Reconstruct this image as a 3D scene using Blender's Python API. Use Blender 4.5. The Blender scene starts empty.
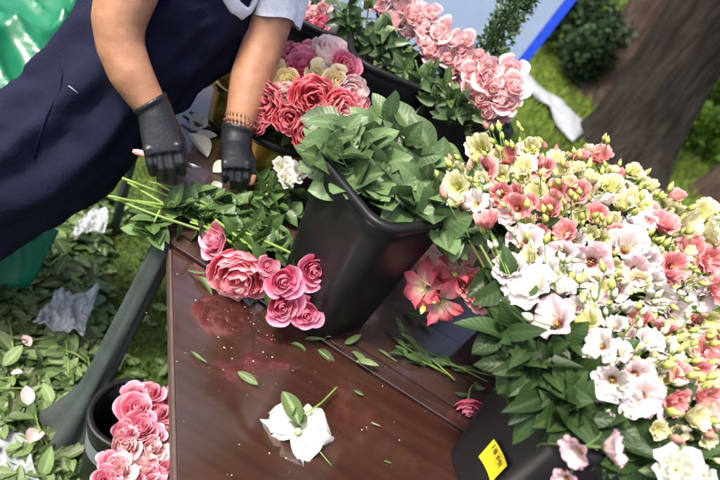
import bpy, math, random
import numpy as np
from mathutils import Vector, Matrix, Quaternion
from mathutils import noise as mnoise

PI = math.pi
S = bpy.context.scene
COL = S.collection
rng = random.Random(7)
nrng = np.random.default_rng(7)

# ------------------------------------------------------------------ camera
CAM = Vector((0, 0, 1.65))
PITCH = math.radians(35)
ROLL = math.radians(30)
FPX = 620.0
_F = Vector((0, math.cos(PITCH), -math.sin(PITCH)))
_R = Vector((1, 0, 0))
_U = Vector((0, math.sin(PITCH), math.cos(PITCH)))
IX = math.cos(ROLL) * _R + math.sin(ROLL) * _U      # picture right
IY = -math.sin(ROLL) * _R + math.cos(ROLL) * _U     # picture up
cam_d = bpy.data.cameras.new('camera')
cam = bpy.data.objects.new('camera', cam_d)
COL.objects.link(cam)
rot = Matrix((IX, IY, -_F)).transposed()
cam.matrix_world = Matrix.Translation(CAM) @ rot.to_4x4()
cam_d.sensor_width = 36
cam_d.lens = 36 * FPX / 720
cam_d.clip_start = 0.02
cam_d.clip_end = 300
cam_d.dof.use_dof = True
cam_d.dof.focus_distance = 1.2
cam_d.dof.aperture_fstop = 3.2
S.camera = cam

# ------------------------------------------------------------------ light
SUN_EL, SUN_AZ = math.radians(62), math.radians(-132)   # azimuth from +Y towards +X
w = bpy.data.worlds.new('World')
S.world = w
w.use_nodes = True
nt = w.node_tree
nt.nodes.clear()
sky = nt.nodes.new('ShaderNodeTexSky')
sky.sky_type = 'NISHITA'
sky.sun_disc = False
sky.sun_elevation = SUN_EL
sky.sun_rotation = SUN_AZ
sky.air_density = 0.6
sky.dust_density = 4.5
sky.ozone_density = 0.4
bg = nt.nodes.new('ShaderNodeBackground')
bg.inputs['Strength'].default_value = 0.15
wo = nt.nodes.new('ShaderNodeOutputWorld')
nt.links.new(sky.outputs[0], bg.inputs[0])
nt.links.new(bg.outputs[0], wo.inputs[0])
sun_d = bpy.data.lights.new('sun', 'SUN')
sun_d.energy = 2.5
sun_d.angle = math.radians(9)
sun_d.color = (1.0, 0.94, 0.82)
sun = bpy.data.objects.new('sun', sun_d)
COL.objects.link(sun)
sdir = Vector((math.sin(SUN_AZ) * math.cos(SUN_EL), math.cos(SUN_AZ) * math.cos(SUN_EL), math.sin(SUN_EL)))
sun.rotation_euler = sdir.to_track_quat('Z', 'Y').to_euler()
sun.location = sdir * 20
S.view_settings.view_transform = 'Standard'
S.view_settings.look = 'None'
S.view_settings.exposure = 1.3
S.view_settings.gamma = 1
S.view_settings.use_curve_mapping = False


# ------------------------------------------------------------------ helpers
def ray(px, py):
    return (_F * FPX + IX * (px - 360) + IY * (240 - py)) / FPX


def W(px, py, d):                      # photograph pixel + distance along the view axis -> world point
    return CAM + ray(px, py) * d


def Wz(px, py, z):                     # photograph pixel -> point on the horizontal plane z
    r = ray(px, py)
    return CAM + r * ((z - CAM.z) / r.z)


def pix(p):
    v = p - CAM
    d = v.dot(_F)
    return 360 + v.dot(IX) / d * FPX, 240 - v.dot(IY) / d * FPX


def tag(o, label=None, cat=None, group=None, kind=None):
    if label: o['label'] = label
    if cat: o['category'] = cat
    if group: o['group'] = group
    if kind: o['kind'] = kind
    return o


def empty(name, loc):
    o = bpy.data.objects.new(name, None)
    o.empty_display_size = 0.02
    o.location = loc
    COL.objects.link(o)
    return o


class MB:
    """collects vertices, faces, a pigment attribute and a material slot per face"""
    def __init__(s):
        s.v, s.f, s.p, s.m = [], [], [], []
        s.n = 0

    def add(s, verts, faces, pig=None, M=None, mi=0):
        verts = np.asarray(verts, float).reshape(-1, 3)
        if M is not None:
            A = np.array(M)
            verts = verts @ A[:3, :3].T + A[:3, 3]
        k = len(verts)
        if pig is None:
            pig = np.zeros((k, 3))
        b = s.n
        s.v.append(verts)
        s.p.append(np.asarray(pig, float).reshape(-1, 3))
        s.f.extend([tuple(i + b for i in f) for f in faces])
        s.m.extend([mi] * len(faces))
        s.n += k

    def mesh(s, name, mats, smooth=True):
        me = bpy.data.meshes.new(name)
        V = np.concatenate(s.v) if s.v else np.zeros((0, 3))
        me.from_pydata(V.tolist(), [], s.f)
        if not isinstance(mats, (list, tuple)): mats = [mats]
        for m in mats: me.materials.append(m)
        a = me.attributes.new('pig', 'FLOAT_COLOR', 'POINT')
        P = np.concatenate(s.p) if s.p else np.zeros((0, 3))
        P4 = np.concatenate([P, np.ones((len(P), 1))], 1).astype(np.float32)
        a.data.foreach_set('color', P4.ravel())
        if max(s.m, default=0) > 0:
            me.polygons.foreach_set('material_index', s.m)
        me.polygons.foreach_set('use_smooth', [smooth] * len(s.f))
        me.update()
        return me

    def build(s, name, mats, parent=None, smooth=True, loc=(0, 0, 0)):
        return link(name, s.mesh(name, mats, smooth), parent, loc)


def link(name, me, parent=None, loc=(0, 0, 0)):
    o = bpy.data.objects.new(name, me)
    o.location = loc
    COL.objects.link(o)
    if parent: o.parent = parent
    return o


def grid_faces(nu, nv, wrap=False):
    f = []
    for i in range(nv - 1):
        for j in range(nu if wrap else nu - 1):
            a, b = i * nu + j, i * nu + (j + 1) % nu
            f.append((a, b, b + nu, a + nu))
    return f


def bez(p0, p1, p2, p3, n):
    out = []
    for i in range(n):
        t = i / (n - 1)
        a = 1 - t
        out.append(p0 * a ** 3 + p1 * 3 * a * a * t + p2 * 3 * a * t * t + p3 * t ** 3)
    return out


def tube(mb, pts, rad, seg=8, cap=True, flat=1.0, side=None, M=None, mi=0, pigc=None):
    """tube along pts; rad is a number, or one per point, or (rx, ry) per point; side fixes the rx axis"""
    n = len(pts)
    pts = [Vector(p) for p in pts]
    V, P = [], []
    prev = None
    for i, p in enumerate(pts):
        t = (pts[min(i + 1, n - 1)] - pts[max(i - 1, 0)])
        t = t.normalized() if t.length > 1e-9 else Vector((0, 0, 1))
        ref = Vector(side) if side is not None else (prev if prev else (Vector((0, 0, 1)) if abs(t.z) < .9 else Vector((1, 0, 0))))
        x = ref - t * ref.dot(t)
        x = x.normalized() if x.length > 1e-6 else t.orthogonal().normalized()
        prev = x
        y = t.cross(x)
        r = rad[i] if isinstance(rad, (list, tuple)) else rad
        rx, ry = r if isinstance(r, (list, tuple)) else (r, r * flat)
        for k in range(seg):
            a = 2 * PI * k / seg
            V.append(p + x * (math.cos(a) * rx) + y * (math.sin(a) * ry))
            P.append((i / (n - 1), pigc if pigc is not None else .5, k / seg))
    F = grid_faces(seg, n, True)
    if cap:
        F.append(tuple(range(seg - 1, -1, -1)))
        F.append(tuple(range((n - 1) * seg, n * seg)))
    mb.add([tuple(v) for v in V], F, P, M, mi)


def box(mb, c, sz, M=None, mi=0):
    x, y, z = sz[0] / 2, sz[1] / 2, sz[2] / 2
    v = [(c[0] + a * x, c[1] + b * y, c[2] + d * z) for d in (-1, 1) for b in (-1, 1) for a in (-1, 1)]
    mb.add(v, [(0, 2, 3, 1), (4, 5, 7, 6), (0, 1, 5, 4), (2, 6, 7, 3), (0, 4, 6, 2), (1, 3, 7, 5)], None, M, mi)


def prism(mb, poly, z0, z1, bev=0.004, mi=0):
    """polygon (counter clockwise) extruded in z with a small chamfer on the upper edge"""
    n = len(poly)
    c = Vector((sum(p[0] for p in poly) / n, sum(p[1] for p in poly) / n))
    ins = []
    for i in range(n):
        p = Vector(poly[i][:2]); a = (Vector(poly[i - 1][:2]) - p).normalized(); b = (Vector(poly[(i + 1) % n][:2]) - p).normalized()
        ins.append(p + (a + b) * bev)
    v = [(p[0], p[1], z0) for p in poly] + [(p[0], p[1], z1 - bev) for p in poly] + [(p.x, p.y, z1) for p in ins]
    f = [tuple(range(n - 1, -1, -1)), tuple(range(2 * n, 3 * n))]
    for i in range(n):
        j = (i + 1) % n
        f.append((i, j, n + j, n + i))
        f.append((n + i, n + j, 2 * n + j, 2 * n + i))
    mb.add(v, f, None, None, mi)


def frame(pos, d, spin=0.0, sc=1.0):
    q = Vector(d).normalized().to_track_quat('Z', 'Y') @ Quaternion((0, 0, 1), spin)
    return Matrix.Translation(pos) @ q.to_matrix().to_4x4() @ Matrix.Scale(sc, 4)


def rdir(r=None):
    r = r or rng
    while True:
        v = Vector((r.uniform(-1, 1), r.uniform(-1, 1), r.uniform(-1, 1)))
        if .1 < v.length < 1: return v.normalized()


# ------------------------------------------------------------------ materials
def new_mat(name):
    m = bpy.data.materials.new(name)
    m.use_nodes = True
    t = m.node_tree
    b = t.nodes['Principled BSDF']
    return m, t, b, t.nodes['Material Output']


def nd(t, typ, **kw):
    n = t.nodes.new(typ)
    for k, v in kw.items():
        if k in n.inputs.keys() if hasattr(n.inputs, 'keys') else False: n.inputs[k].default_value = v
        else: setattr(n, k, v)
    return n


def ramp(t, fac, stops):
    r = t.nodes.new('ShaderNodeValToRGB')
    e = r.color_ramp.elements
    while len(e) < len(stops): e.new(.5)
    for k, (p, c) in enumerate(stops):
        e[k].position = p
        e[k].color = (*c, 1)
    t.links.new(fac, r.inputs[0])
    return r.outputs[0]


def noise_tex(t, scale, detail=4, rough=.6, coord='Object', vec=None):
    n = t.nodes.new('ShaderNodeTexNoise')
    n.inputs['Scale'].default_value = scale
    n.inputs['Detail'].default_value = detail
    n.inputs['Roughness'].default_value = rough
    if vec is None:
        c = t.nodes.new('ShaderNodeTexCoord')
        vec = c.outputs[coord]
    t.links.new(vec, n.inputs['Vector'])
    return n.outputs['Fac']


def bump(t, b, h, dist, strength=.6):
    n = t.nodes.new('ShaderNodeBump')
    n.inputs['Distance'].default_value = dist
    n.inputs['Strength'].default_value = strength
    t.links.new(h, n.inputs['Height'])
    t.links.new(n.outputs[0], b.inputs['Normal'])


def plant_mat(name, stops, rough=.5, transl=.25, spec=.3, var=.25, vein=0.0, vein_col=(.2, .3, .1)):
    """petals and leaves: pigment runs along 'pig'.r, varies per leaf with 'pig'.g; pig.b is 0 on the midrib"""
    m, t, b, o = new_mat(name)
    a = t.nodes.new('ShaderNodeAttribute'); a.attribute_name = 'pig'
    s = t.nodes.new('ShaderNodeSeparateColor')
    t.links.new(a.outputs['Color'], s.inputs[0])
    c = ramp(t, s.outputs[0], stops)
    hv = t.nodes.new('ShaderNodeHueSaturation')
    mr = t.nodes.new('ShaderNodeMapRange')
    mr.inputs['To Min'].default_value = 1 - var
    mr.inputs['To Max'].default_value = 1 + var * .6
    nz = noise_tex(t, 60, 3)
    ad = t.nodes.new('ShaderNodeMath'); ad.operation = 'MULTIPLY_ADD'
    t.links.new(nz, ad.inputs[0]); ad.inputs[1].default_value = .5
    t.links.new(s.outputs[1], ad.inputs[2])
    sb = t.nodes.new('ShaderNodeMath'); sb.operation = 'SUBTRACT'; sb.inputs[1].default_value = .25
    t.links.new(ad.outputs[0], sb.inputs[0])
    t.links.new(sb.outputs[0], mr.inputs['Value'])
    t.links.new(mr.outputs[0], hv.inputs['Value'])
    t.links.new(c, hv.inputs['Color'])
    c = hv.outputs[0]
    if vein:
        mx = t.nodes.new('ShaderNodeMix'); mx.data_type = 'RGBA'
        r2 = t.nodes.new('ShaderNodeMapRange')
        r2.inputs['From Min'].default_value = 0; r2.inputs['From Max'].default_value = .3
        r2.inputs['To Min'].default_value = vein; r2.inputs['To Max'].default_value = 0
        t.links.new(s.outputs[2], r2.inputs['Value'])
        v1 = t.nodes.new('ShaderNodeMath'); v1.operation = 'MULTIPLY_ADD'; v1.inputs[1].default_value = -.22
        t.links.new(s.outputs[2], v1.inputs[0]); t.links.new(s.outputs[0], v1.inputs[2])
        v2 = t.nodes.new('ShaderNodeMath'); v2.operation = 'MULTIPLY'; v2.inputs[1].default_value = 48
        t.links.new(v1.outputs[0], v2.inputs[0])
        v3 = t.nodes.new('ShaderNodeMath'); v3.operation = 'SINE'; t.links.new(v2.outputs[0], v3.inputs[0])
        v4 = t.nodes.new('ShaderNodeMapRange'); v4.inputs['From Min'].default_value = .6; v4.inputs['To Max'].default_value = vein * .16
        t.links.new(v3.outputs[0], v4.inputs['Value'])
        v5 = t.nodes.new('ShaderNodeMath'); v5.operation = 'MAXIMUM'
        t.links.new(r2.outputs[0], v5.inputs[0]); t.links.new(v4.outputs[0], v5.inputs[1])
        t.links.new(v5.outputs[0], mx.inputs['Factor'])
        bump(t, b, v3.outputs[0], .0006, .22)
        t.links.new(c, mx.inputs['A'])
        mx.inputs['B'].default_value = (*vein_col, 1)
        c = mx.outputs['Result']
    if not vein and 'petal' in name:
        l1 = t.nodes.new('ShaderNodeMath'); l1.operation = 'MULTIPLY'; l1.inputs[1].default_value = 42
        t.links.new(s.outputs[2], l1.inputs[0])
        l2 = t.nodes.new('ShaderNodeMath'); l2.operation = 'SINE'; t.links.new(l1.outputs[0], l2.inputs[0])
        l3 = t.nodes.new('ShaderNodeMath'); l3.operation = 'MULTIPLY_ADD'; l3.inputs[1].default_value = 2.0
        t.links.new(noise_tex(t, 90, 4), l3.inputs[0]); t.links.new(l2.outputs[0], l3.inputs[2])
        bump(t, b, l3.outputs[0], .0005, .35)
        rough = .62; spec = .16
    t.links.new(c, b.inputs['Base Color'])
    b.inputs['Roughness'].default_value = rough
    b.inputs['Specular IOR Level'].default_value = spec
    tr = t.nodes.new('ShaderNodeBsdfTranslucent')
    t.links.new(c, tr.inputs['Color'])
    ms = t.nodes.new('ShaderNodeMixShader'); ms.inputs[0].default_value = transl
    t.links.new(b.outputs[0], ms.inputs[1]); t.links.new(tr.outputs[0], ms.inputs[2])
    t.links.new(ms.outputs[0], o.inputs['Surface'])
    return m


def simple_mat(name, c1, c2=None, rough=.5, scale=20, bumpd=0, bscale=None, metal=0, spec=.5, transl=0, coat=0, sheen=0):
    m, t, b, o = new_mat(name)
    n = noise_tex(t, scale, 5)
    c2 = c2 or tuple(x * .75 for x in c1)
    c = ramp(t, n, [(.3, c2), (.7, c1)])
    t.links.new(c, b.inputs['Base Color'])
    b.inputs['Roughness'].default_value = rough
    b.inputs['Metallic'].default_value = metal
    b.inputs['Specular IOR Level'].default_value = spec
    b.inputs['Coat Weight'].default_value = coat
    b.inputs['Sheen Weight'].default_value = sheen
    if bumpd:
        bump(t, b, noise_tex(t, bscale or scale, 5), bumpd)
    if transl:
        tr = t.nodes.new('ShaderNodeBsdfTranslucent')
        t.links.new(c, tr.inputs['Color'])
        ms = t.nodes.new('ShaderNodeMixShader'); ms.inputs[0].default_value = transl
        t.links.new(b.outputs[0], ms.inputs[1]); t.links.new(tr.outputs[0], ms.inputs[2])
        t.links.new(ms.outputs[0], o.inputs['Surface'])
    return m


M = {}
M['rose_pink'] = plant_mat('rose_pink_petal', [(0, (.70, .22, .26)), (.45, (.74, .11, .24)), (.85, (.83, .27, .39)), (1, (.88, .46, .54))], var=.18, transl=.35)
M['rose_blush'] = plant_mat('rose_blush_petal', [(0, (.84, .50, .42)), (.45, (.82, .20, .32)), (.85, (.86, .38, .49)), (1, (.90, .58, .64))], var=.15, transl=.38)
M['rose_pale'] = plant_mat('rose_pale_petal', [(0, (.86, .56, .46)), (.5, (.86, .46, .50)), (.8, (.91, .68, .68)), (1, (.93, .82, .79))], var=.12, transl=.38)
M['peony_coral'] = plant_mat('peony_coral_petal', [(0, (.86, .42, .28)), (.4, (.85, .12, .20)), (.7, (.89, .27, .34)), (1, (.93, .55, .58))], var=.2, transl=.48)
M['peony_blush'] = plant_mat('peony_blush_petal', [(0, (.86, .66, .40)), (.5, (.90, .62, .60)), (1, (.93, .82, .80))], var=.1, transl=.35)
M['cream'] = plant_mat('cream_petal', [(0, (.62, .58, .14)), (.4, (.84, .72, .32)), (1, (.90, .84, .58))], var=.14)
M['white'] = plant_mat('white_petal', [(0, (.44, .52, .18)), (.25, (.72, .72, .60)), (1, (.76, .76, .73))], var=.1)
M['lisi_white'] = plant_mat('lisianthus_white_petal', [(0, (.10, .03, .03)), (.15, (.30, .10, .10)), (.28, (.70, .64, .54)), (.7, (.76, .70, .67)), (1, (.76, .66, .66))], var=.1)
M['lisi_blush'] = plant_mat('lisianthus_blush_petal', [(0, (.08, .02, .03)), (.20, (.28, .08, .09)), (.34, (.74, .58, .53)), (.75, (.76, .57, .59)), (1, (.76, .47, .56))], var=.12)
M['lisi_coral'] = plant_mat('lisianthus_coral_petal', [(0, (.16, .02, .04)), (.18, (.48, .06, .10)), (.36, (.76, .36, .29)), (.7, (.78, .26, .28)), (1, (.83, .46, .45))], var=.2, transl=.38)
M['lisi_cream'] = plant_mat('lisianthus_cream_petal', [(0, (.34, .42, .08)), (.35, (.66, .67, .26)), (.75, (.80, .76, .48)), (1, (.81, .75, .53))], var=.14, transl=.35)
M['lily_coral'] = plant_mat('lily_coral_petal', [(0, (.86, .84, .50)), (.42, (.88, .74, .64)), (.68, (.82, .26, .28)), (1, (.74, .07, .15))], var=.2, transl=.38)
M['bud_lime'] = plant_mat('bud_lime', [(0, (.24, .36, .05)), (.5, (.58, .60, .14)), (1, (.78, .74, .34))], var=.2, transl=.2)
M['bud_white'] = plant_mat('bud_white', [(0, (.30, .42, .12)), (.4, (.72, .74, .50)), (1, (.84, .84, .72))], var=.12, transl=.2)
M['bud_coral'] = plant_mat('bud_coral', [(0, (.30, .36, .10)), (.4, (.70, .36, .28)), (1, (.74, .20, .20))], var=.2, transl=.2)
M['pistil'] = plant_mat('pistil', [(0, (.5, .5, .08)), (1, (.62, .42, .05))], transl=.1)
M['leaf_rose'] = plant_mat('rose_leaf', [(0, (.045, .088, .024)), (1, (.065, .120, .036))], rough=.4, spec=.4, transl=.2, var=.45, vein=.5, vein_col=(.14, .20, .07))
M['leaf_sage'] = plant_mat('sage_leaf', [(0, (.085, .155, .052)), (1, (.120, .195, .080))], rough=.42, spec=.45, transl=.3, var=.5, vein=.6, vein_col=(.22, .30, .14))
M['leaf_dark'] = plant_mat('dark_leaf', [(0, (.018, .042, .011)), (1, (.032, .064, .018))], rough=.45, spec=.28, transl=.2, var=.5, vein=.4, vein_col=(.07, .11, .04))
M['leaf_bouquet'] = plant_mat('bouquet_leaf', [(0, (.060, .125, .032)), (1, (.095, .175, .055))], rough=.4, spec=.4, transl=.25, var=.5, vein=.5, vein_col=(.17, .25, .09))
M['leaf_cut'] = plant_mat('cut_leaf', [(0, (.085, .145, .042)), (1, (.14, .205, .078))], rough=.5, spec=.4, transl=.2, var=.55, vein=.5, vein_col=(.28, .33, .15))
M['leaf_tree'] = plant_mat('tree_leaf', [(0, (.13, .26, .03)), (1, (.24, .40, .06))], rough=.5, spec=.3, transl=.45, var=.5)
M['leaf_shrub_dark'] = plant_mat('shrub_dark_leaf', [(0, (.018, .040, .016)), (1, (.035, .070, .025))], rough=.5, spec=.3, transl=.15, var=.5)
M['leaf_box'] = plant_mat('box_leaf', [(0, (.035, .075, .025)), (1, (.070, .120, .045))], rough=.4, spec=.4, transl=.15, var=.5)
M['stem'] = plant_mat('green_stem', [(0, (.15, .25, .05)), (1, (.11, .18, .045))], rough=.45, transl=.05, var=.3)
M['stem_bright'] = plant_mat('fresh_stem', [(0, (.24, .36, .075)), (1, (.12, .21, .045))], rough=.45, transl=.1, var=.3)
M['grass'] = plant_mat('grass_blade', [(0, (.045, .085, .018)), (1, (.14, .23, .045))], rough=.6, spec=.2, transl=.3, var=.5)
M['grass_far'] = plant_mat('sun_tinted_grass_blade', [(0, (.13, .20, .03)), (1, (.32, .45, .07))], rough=.6, spec=.2, transl=.45, var=.5)  # far blades brighter and yellower than the near ones: sunlight painted into their colour
M['black_plastic'] = simple_mat('black_plastic', (.0105, .0108, .0125), (.0035, .004, .005), rough=.45, scale=7, spec=.32, bumpd=.0004, bscale=9)
M['gold'] = simple_mat('gold_foil', (.60, .40, .10), (.42, .26, .05), rough=.28, scale=8, metal=.85, bumpd=.004, bscale=26)
M['navy'] = simple_mat('navy_cotton', (.010, .012, .032), (.006, .0075, .021), rough=.85, scale=10, spec=.15, bumpd=.012, bscale=11)
M['skin'] = simple_mat('skin', (.40, .205, .122), (.29, .135, .075), rough=.42, scale=30, spec=.4, bumpd=.0012, bscale=90)
M['skin'].node_tree.nodes['Principled BSDF'].inputs['Subsurface Weight'].default_value = .12
M['skin'].node_tree.nodes['Principled BSDF'].inputs['Subsurface Radius'].default_value = (.012, .005, .003)
M['glove'] = simple_mat('black_glove_rubber', (.014, .016, .019), (.009, .010, .012), rough=.40, scale=30, spec=.4, bumpd=.0022, bscale=75)
M['hair'] = simple_mat('brown_hair', (.06, .035, .02), (.03, .018, .01), rough=.5, scale=60)
M['steel'] = simple_mat('dark_steel', (.20, .20, .21), (.12, .12, .13), rough=.3, metal=.9)
M['steel_leg'] = simple_mat('grey_painted_steel', (.07, .08, .08), (.05, .055, .055), rough=.45)
M['pink_plastic'] = simple_mat('pink_plastic', (.72, .30, .32), (.66, .26, .28), rough=.35)
M['black_rubber'] = simple_mat('black_rubber', (.015, .015, .016), rough=.5)
M['yellow_tag'] = simple_mat('yellow_label', (.78, .66, .015), (.74, .60, .01), rough=.45)
M['ink'] = simple_mat('label_ink', (.10, .09, .02), (.06, .05, .015), rough=.6)
M['grey_label'] = simple_mat('grey_label', (.16, .19, .20), (.12, .145, .15), rough=.5)
M['panel'] = simple_mat('pale_blue_board', (.24, .31, .44), (.21, .28, .40), rough=.4, scale=3)
M['blue'] = simple_mat('blue_edge', (.012, .06, .58), (.010, .05, .50), rough=.4)
M['drape'] = simple_mat('dark_green_fabric', (.060, .076, .072), (.042, .054, .051), rough=.75, scale=18, spec=.25, bumpd=.003, bscale=30, transl=.12)
M['white_cloth'] = simple_mat('white_cloth', (.30, .31, .34), (.20, .22, .25), rough=.8, scale=12, bumpd=.004, bscale=20)
M['sleeve'] = simple_mat('patterned_white_cotton', (.82, .82, .82), (.52, .58, .70), rough=.8, scale=55, bumpd=.006, bscale=24)
M['bark'] = None


def bark_mat(name, c1, c2):
    m, t, b, o = new_mat(name)
    c = t.nodes.new('ShaderNodeTexCoord')
    mp = t.nodes.new('ShaderNodeMapping'); mp.inputs['Scale'].default_value = (7, 7, 1.1)
    t.links.new(c.outputs['Object'], mp.inputs[0])
    n = noise_tex(t, 2.2, 8, .65, vec=mp.outputs[0])
    n2 = noise_tex(t, 1.2, 3)
    mx = t.nodes.new('ShaderNodeMath'); mx.operation = 'MULTIPLY_ADD'; mx.inputs[1].default_value = .5
    t.links.new(n2, mx.inputs[0]); t.links.new(n, mx.inputs[2])
    t.links.new(ramp(t, mx.outputs[0], [(.58, c2), (.88, c1)]), b.inputs['Base Color'])
    b.inputs['Roughness'].default_value = .95
    b.inputs['Specular IOR Level'].default_value = .15
    bump(t, b, n, .12, 1.0)
    return m


M['bark'] = bark_mat('dark_bark', (.058, .047, .038), (.016, .013, .010))
M['bark_pale'] = bark_mat('brown_bark', (.15, .105, .085), (.06, .042, .034))


def sheet_mat(name, c, transl, rough, alpha=1.0):
    """thin translucent plastic film"""
    m, t, b, o = new_mat(name)
    n = noise_tex(t, 5, 4)
    col = ramp(t, n, [(.3, tuple(x * .7 for x in c)), (.7, c)])
    t.links.new(col, b.inputs['Base Color'])
    b.inputs['Roughness'].default_value = rough
    b.inputs['Specular IOR Level'].default_value = .7
    b.inputs['Coat Weight'].default_value = .35
    b.inputs['Coat Roughness'].default_value = .15
    bump(t, b, noise_tex(t, 5, 2, .4), .02, .4)
    tr = t.nodes.new('ShaderNodeBsdfTranslucent'); t.links.new(col, tr.inputs['Color'])
    ms = t.nodes.new('ShaderNodeMixShader'); ms.inputs[0].default_value = transl
    t.links.new(b.outputs[0], ms.inputs[1]); t.links.new(tr.outputs[0], ms.inputs[2])
    last = ms.outputs[0]
    if alpha < 1:
        tp = t.nodes.new('ShaderNodeBsdfTransparent'); tp.inputs[0].default_value = (.95, .97, 1, 1)
        m2 = t.nodes.new('ShaderNodeMixShader'); m2.inputs[0].default_value = alpha
        t.links.new(tp.outputs[0], m2.inputs[1]); t.links.new(last, m2.inputs[2])
        last = m2.outputs[0]
    t.links.new(last, o.inputs['Surface'])
    return m


M['tarp'] = sheet_mat('green_plastic_film', (.006, .20, .085), .22, .30)
M['bag'] = sheet_mat('dark_green_plastic', (.012, .34, .17), .45, .3)
M['film'] = sheet_mat('clear_plastic_film', (.78, .82, .85), .35, .12, .5)


def wood_mat(name, c1, c2, rough0, rough1, coat, plank, ang):
    m, t, b, o = new_mat(name)
    c = t.nodes.new('ShaderNodeTexCoord')
    mp = t.nodes.new('ShaderNodeMapping'); mp.inputs['Rotation'].default_value = (0, 0, ang); mp.inputs['Scale'].default_value = (1.2, 16, 1)
    t.links.new(c.outputs['Object'], mp.inputs[0])
    n = noise_tex(t, 4.5, 8, .6, vec=mp.outputs[0])
    n2 = noise_tex(t, 3.0, 5, .6)
    col = ramp(t, n, [(.3, c2), (.7, c1)])
    # fine dust and sap specks lying on the boards
    sp = noise_tex(t, 170, 2, .5)
    mk = ramp(t, sp, [(.70, (0, 0, 0)), (.76, (1, 1, 1))])
    n3 = noise_tex(t, 6, 4, .65)
    mk2 = ramp(t, n3, [(.52, (0, 0, 0)), (.68, (1, 1, 1))])
    mm = t.nodes.new('ShaderNodeMath'); mm.operation = 'MULTIPLY'
    t.links.new(mk, mm.inputs[0]); t.links.new(mk2, mm.inputs[1])
    m3 = t.nodes.new('ShaderNodeMath'); m3.operation = 'MULTIPLY'; m3.inputs[1].default_value = .35
    t.links.new(mm.outputs[0], m3.inputs[0])
    mix = t.nodes.new('ShaderNodeMix'); mix.data_type = 'RGBA'
    t.links.new(m3.outputs[0], mix.inputs['Factor']); t.links.new(col, mix.inputs['A'])
    mix.inputs['B'].default_value = (.32, .28, .24, 1)
    c_out = mix.outputs['Result']
    hsrc = n
    if plank:
        mp2 = t.nodes.new('ShaderNodeMapping'); mp2.inputs['Rotation'].default_value = (0, 0, ang)
        t.links.new(c.outputs['Object'], mp2.inputs[0])
        sx = t.nodes.new('ShaderNodeSeparateXYZ'); t.links.new(mp2.outputs[0], sx.inputs[0])
        dv = t.nodes.new('ShaderNodeMath'); dv.operation = 'DIVIDE'; dv.inputs[1].default_value = plank
        t.links.new(sx.outputs[1], dv.inputs[0])
        fr = t.nodes.new('ShaderNodeMath'); fr.operation = 'FRACT'; t.links.new(dv.outputs[0], fr.inputs[0])
        gap = ramp(t, fr.outputs[0], [(0, (0, 0, 0)), (.035, (1, 1, 1)), (.965, (1, 1, 1)), (1, (0, 0, 0))])
        mg = t.nodes.new('ShaderNodeMix'); mg.data_type = 'RGBA'; mg.blend_type = 'MULTIPLY'; mg.inputs['Factor'].default_value = .8
        t.links.new(c_out, mg.inputs['A']); t.links.new(gap, mg.inputs['B'])
        c_out = mg.outputs['Result']
        ad = t.nodes.new('ShaderNodeMath'); ad.operation = 'MULTIPLY_ADD'; ad.inputs[1].default_value = .15
        t.links.new(n, ad.inputs[0]); t.links.new(gap, ad.inputs[2])
        hsrc = ad.outputs[0]
    t.links.new(c_out, b.inputs['Base Color'])
    mr = t.nodes.new('ShaderNodeMapRange')
    mr.inputs['From Min'].default_value = .40; mr.inputs['From Max'].default_value = .66
    mr.inputs['To Min'].default_value = rough0; mr.inputs['To Max'].default_value = rough1
    t.links.new(n2, mr.inputs['Value']); t.links.new(mr.outputs[0], b.inputs['Roughness'])
    b.inputs['Specular IOR Level'].default_value = .55
    b.inputs['Coat Weight'].default_value = coat
    b.inputs['Coat Roughness'].default_value = .10
    b.inputs['Coat IOR'].default_value = 2.0
    bump(t, b, hsrc, .0012 if plank else .0002, .5)
    return m


def ground_mat():
    m, t, b, o = new_mat('lawn_soil')
    n = noise_tex(t, 1.3, 6); n2 = noise_tex(t, 45, 5)
    mx = t.nodes.new('ShaderNodeMath'); mx.operation = 'MULTIPLY_ADD'; mx.inputs[1].default_value = .45
    t.links.new(n2, mx.inputs[0]); t.links.new(n, mx.inputs[2])
    t.links.new(ramp(t, mx.outputs[0], [(.5, (.030, .040, .014)), (.72, (.060, .095, .022)), (.95, (.11, .15, .04))]), b.inputs['Base Color'])
    b.inputs['Roughness'].default_value = .95
    b.inputs['Specular IOR Level'].default_value = .1
    bump(t, b, n2, .03, .8)
    return m


# ------------------------------------------------------------------ leaves, petals, blooms
def leaf_geo(L, wd, bend=.3, fold=.25, n=6, r=None, tip=1.0):
    """leaf lying along +X from the origin, upper face +Z: curved blade, waved margin, drawn-out tip"""
    r = r or rng
    V, P = [], []
    g = r.random()
    n = n + 2
    tw = r.uniform(-.2, .2); cup = r.uniform(-.15, .35); wv = r.uniform(.03, .10); ph = r.uniform(0, 6); sw = r.uniform(-.18, .18)
    pk = r.uniform(.70, .95)
    for i in range(n):
        v = i / (n - 1)
        hw = wd * .5 * (math.sin(PI * min(1, v ** pk * .97 + .03)) ** .66) * (1 - .25 * v ** 4) + .0004
        if i == n - 1: hw = .0004
        x = L * v
        z = -bend * L * v * v + .015 * L * math.sin(v * 5 + ph)
        for u in (-1, -.66, -.33, 0, .33, .66, 1):
            zz = z + (fold * abs(u) + cup * u * u) * hw + u * hw * tw * v * 1.4 + wv * hw * math.sin(v * 11 + u * 2 + ph) * u * u
            V.append((x, u * hw + sw * L * v * v, zz)); P.append((v, g, abs(u)))
    return V, grid_faces(7, n), P


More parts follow.
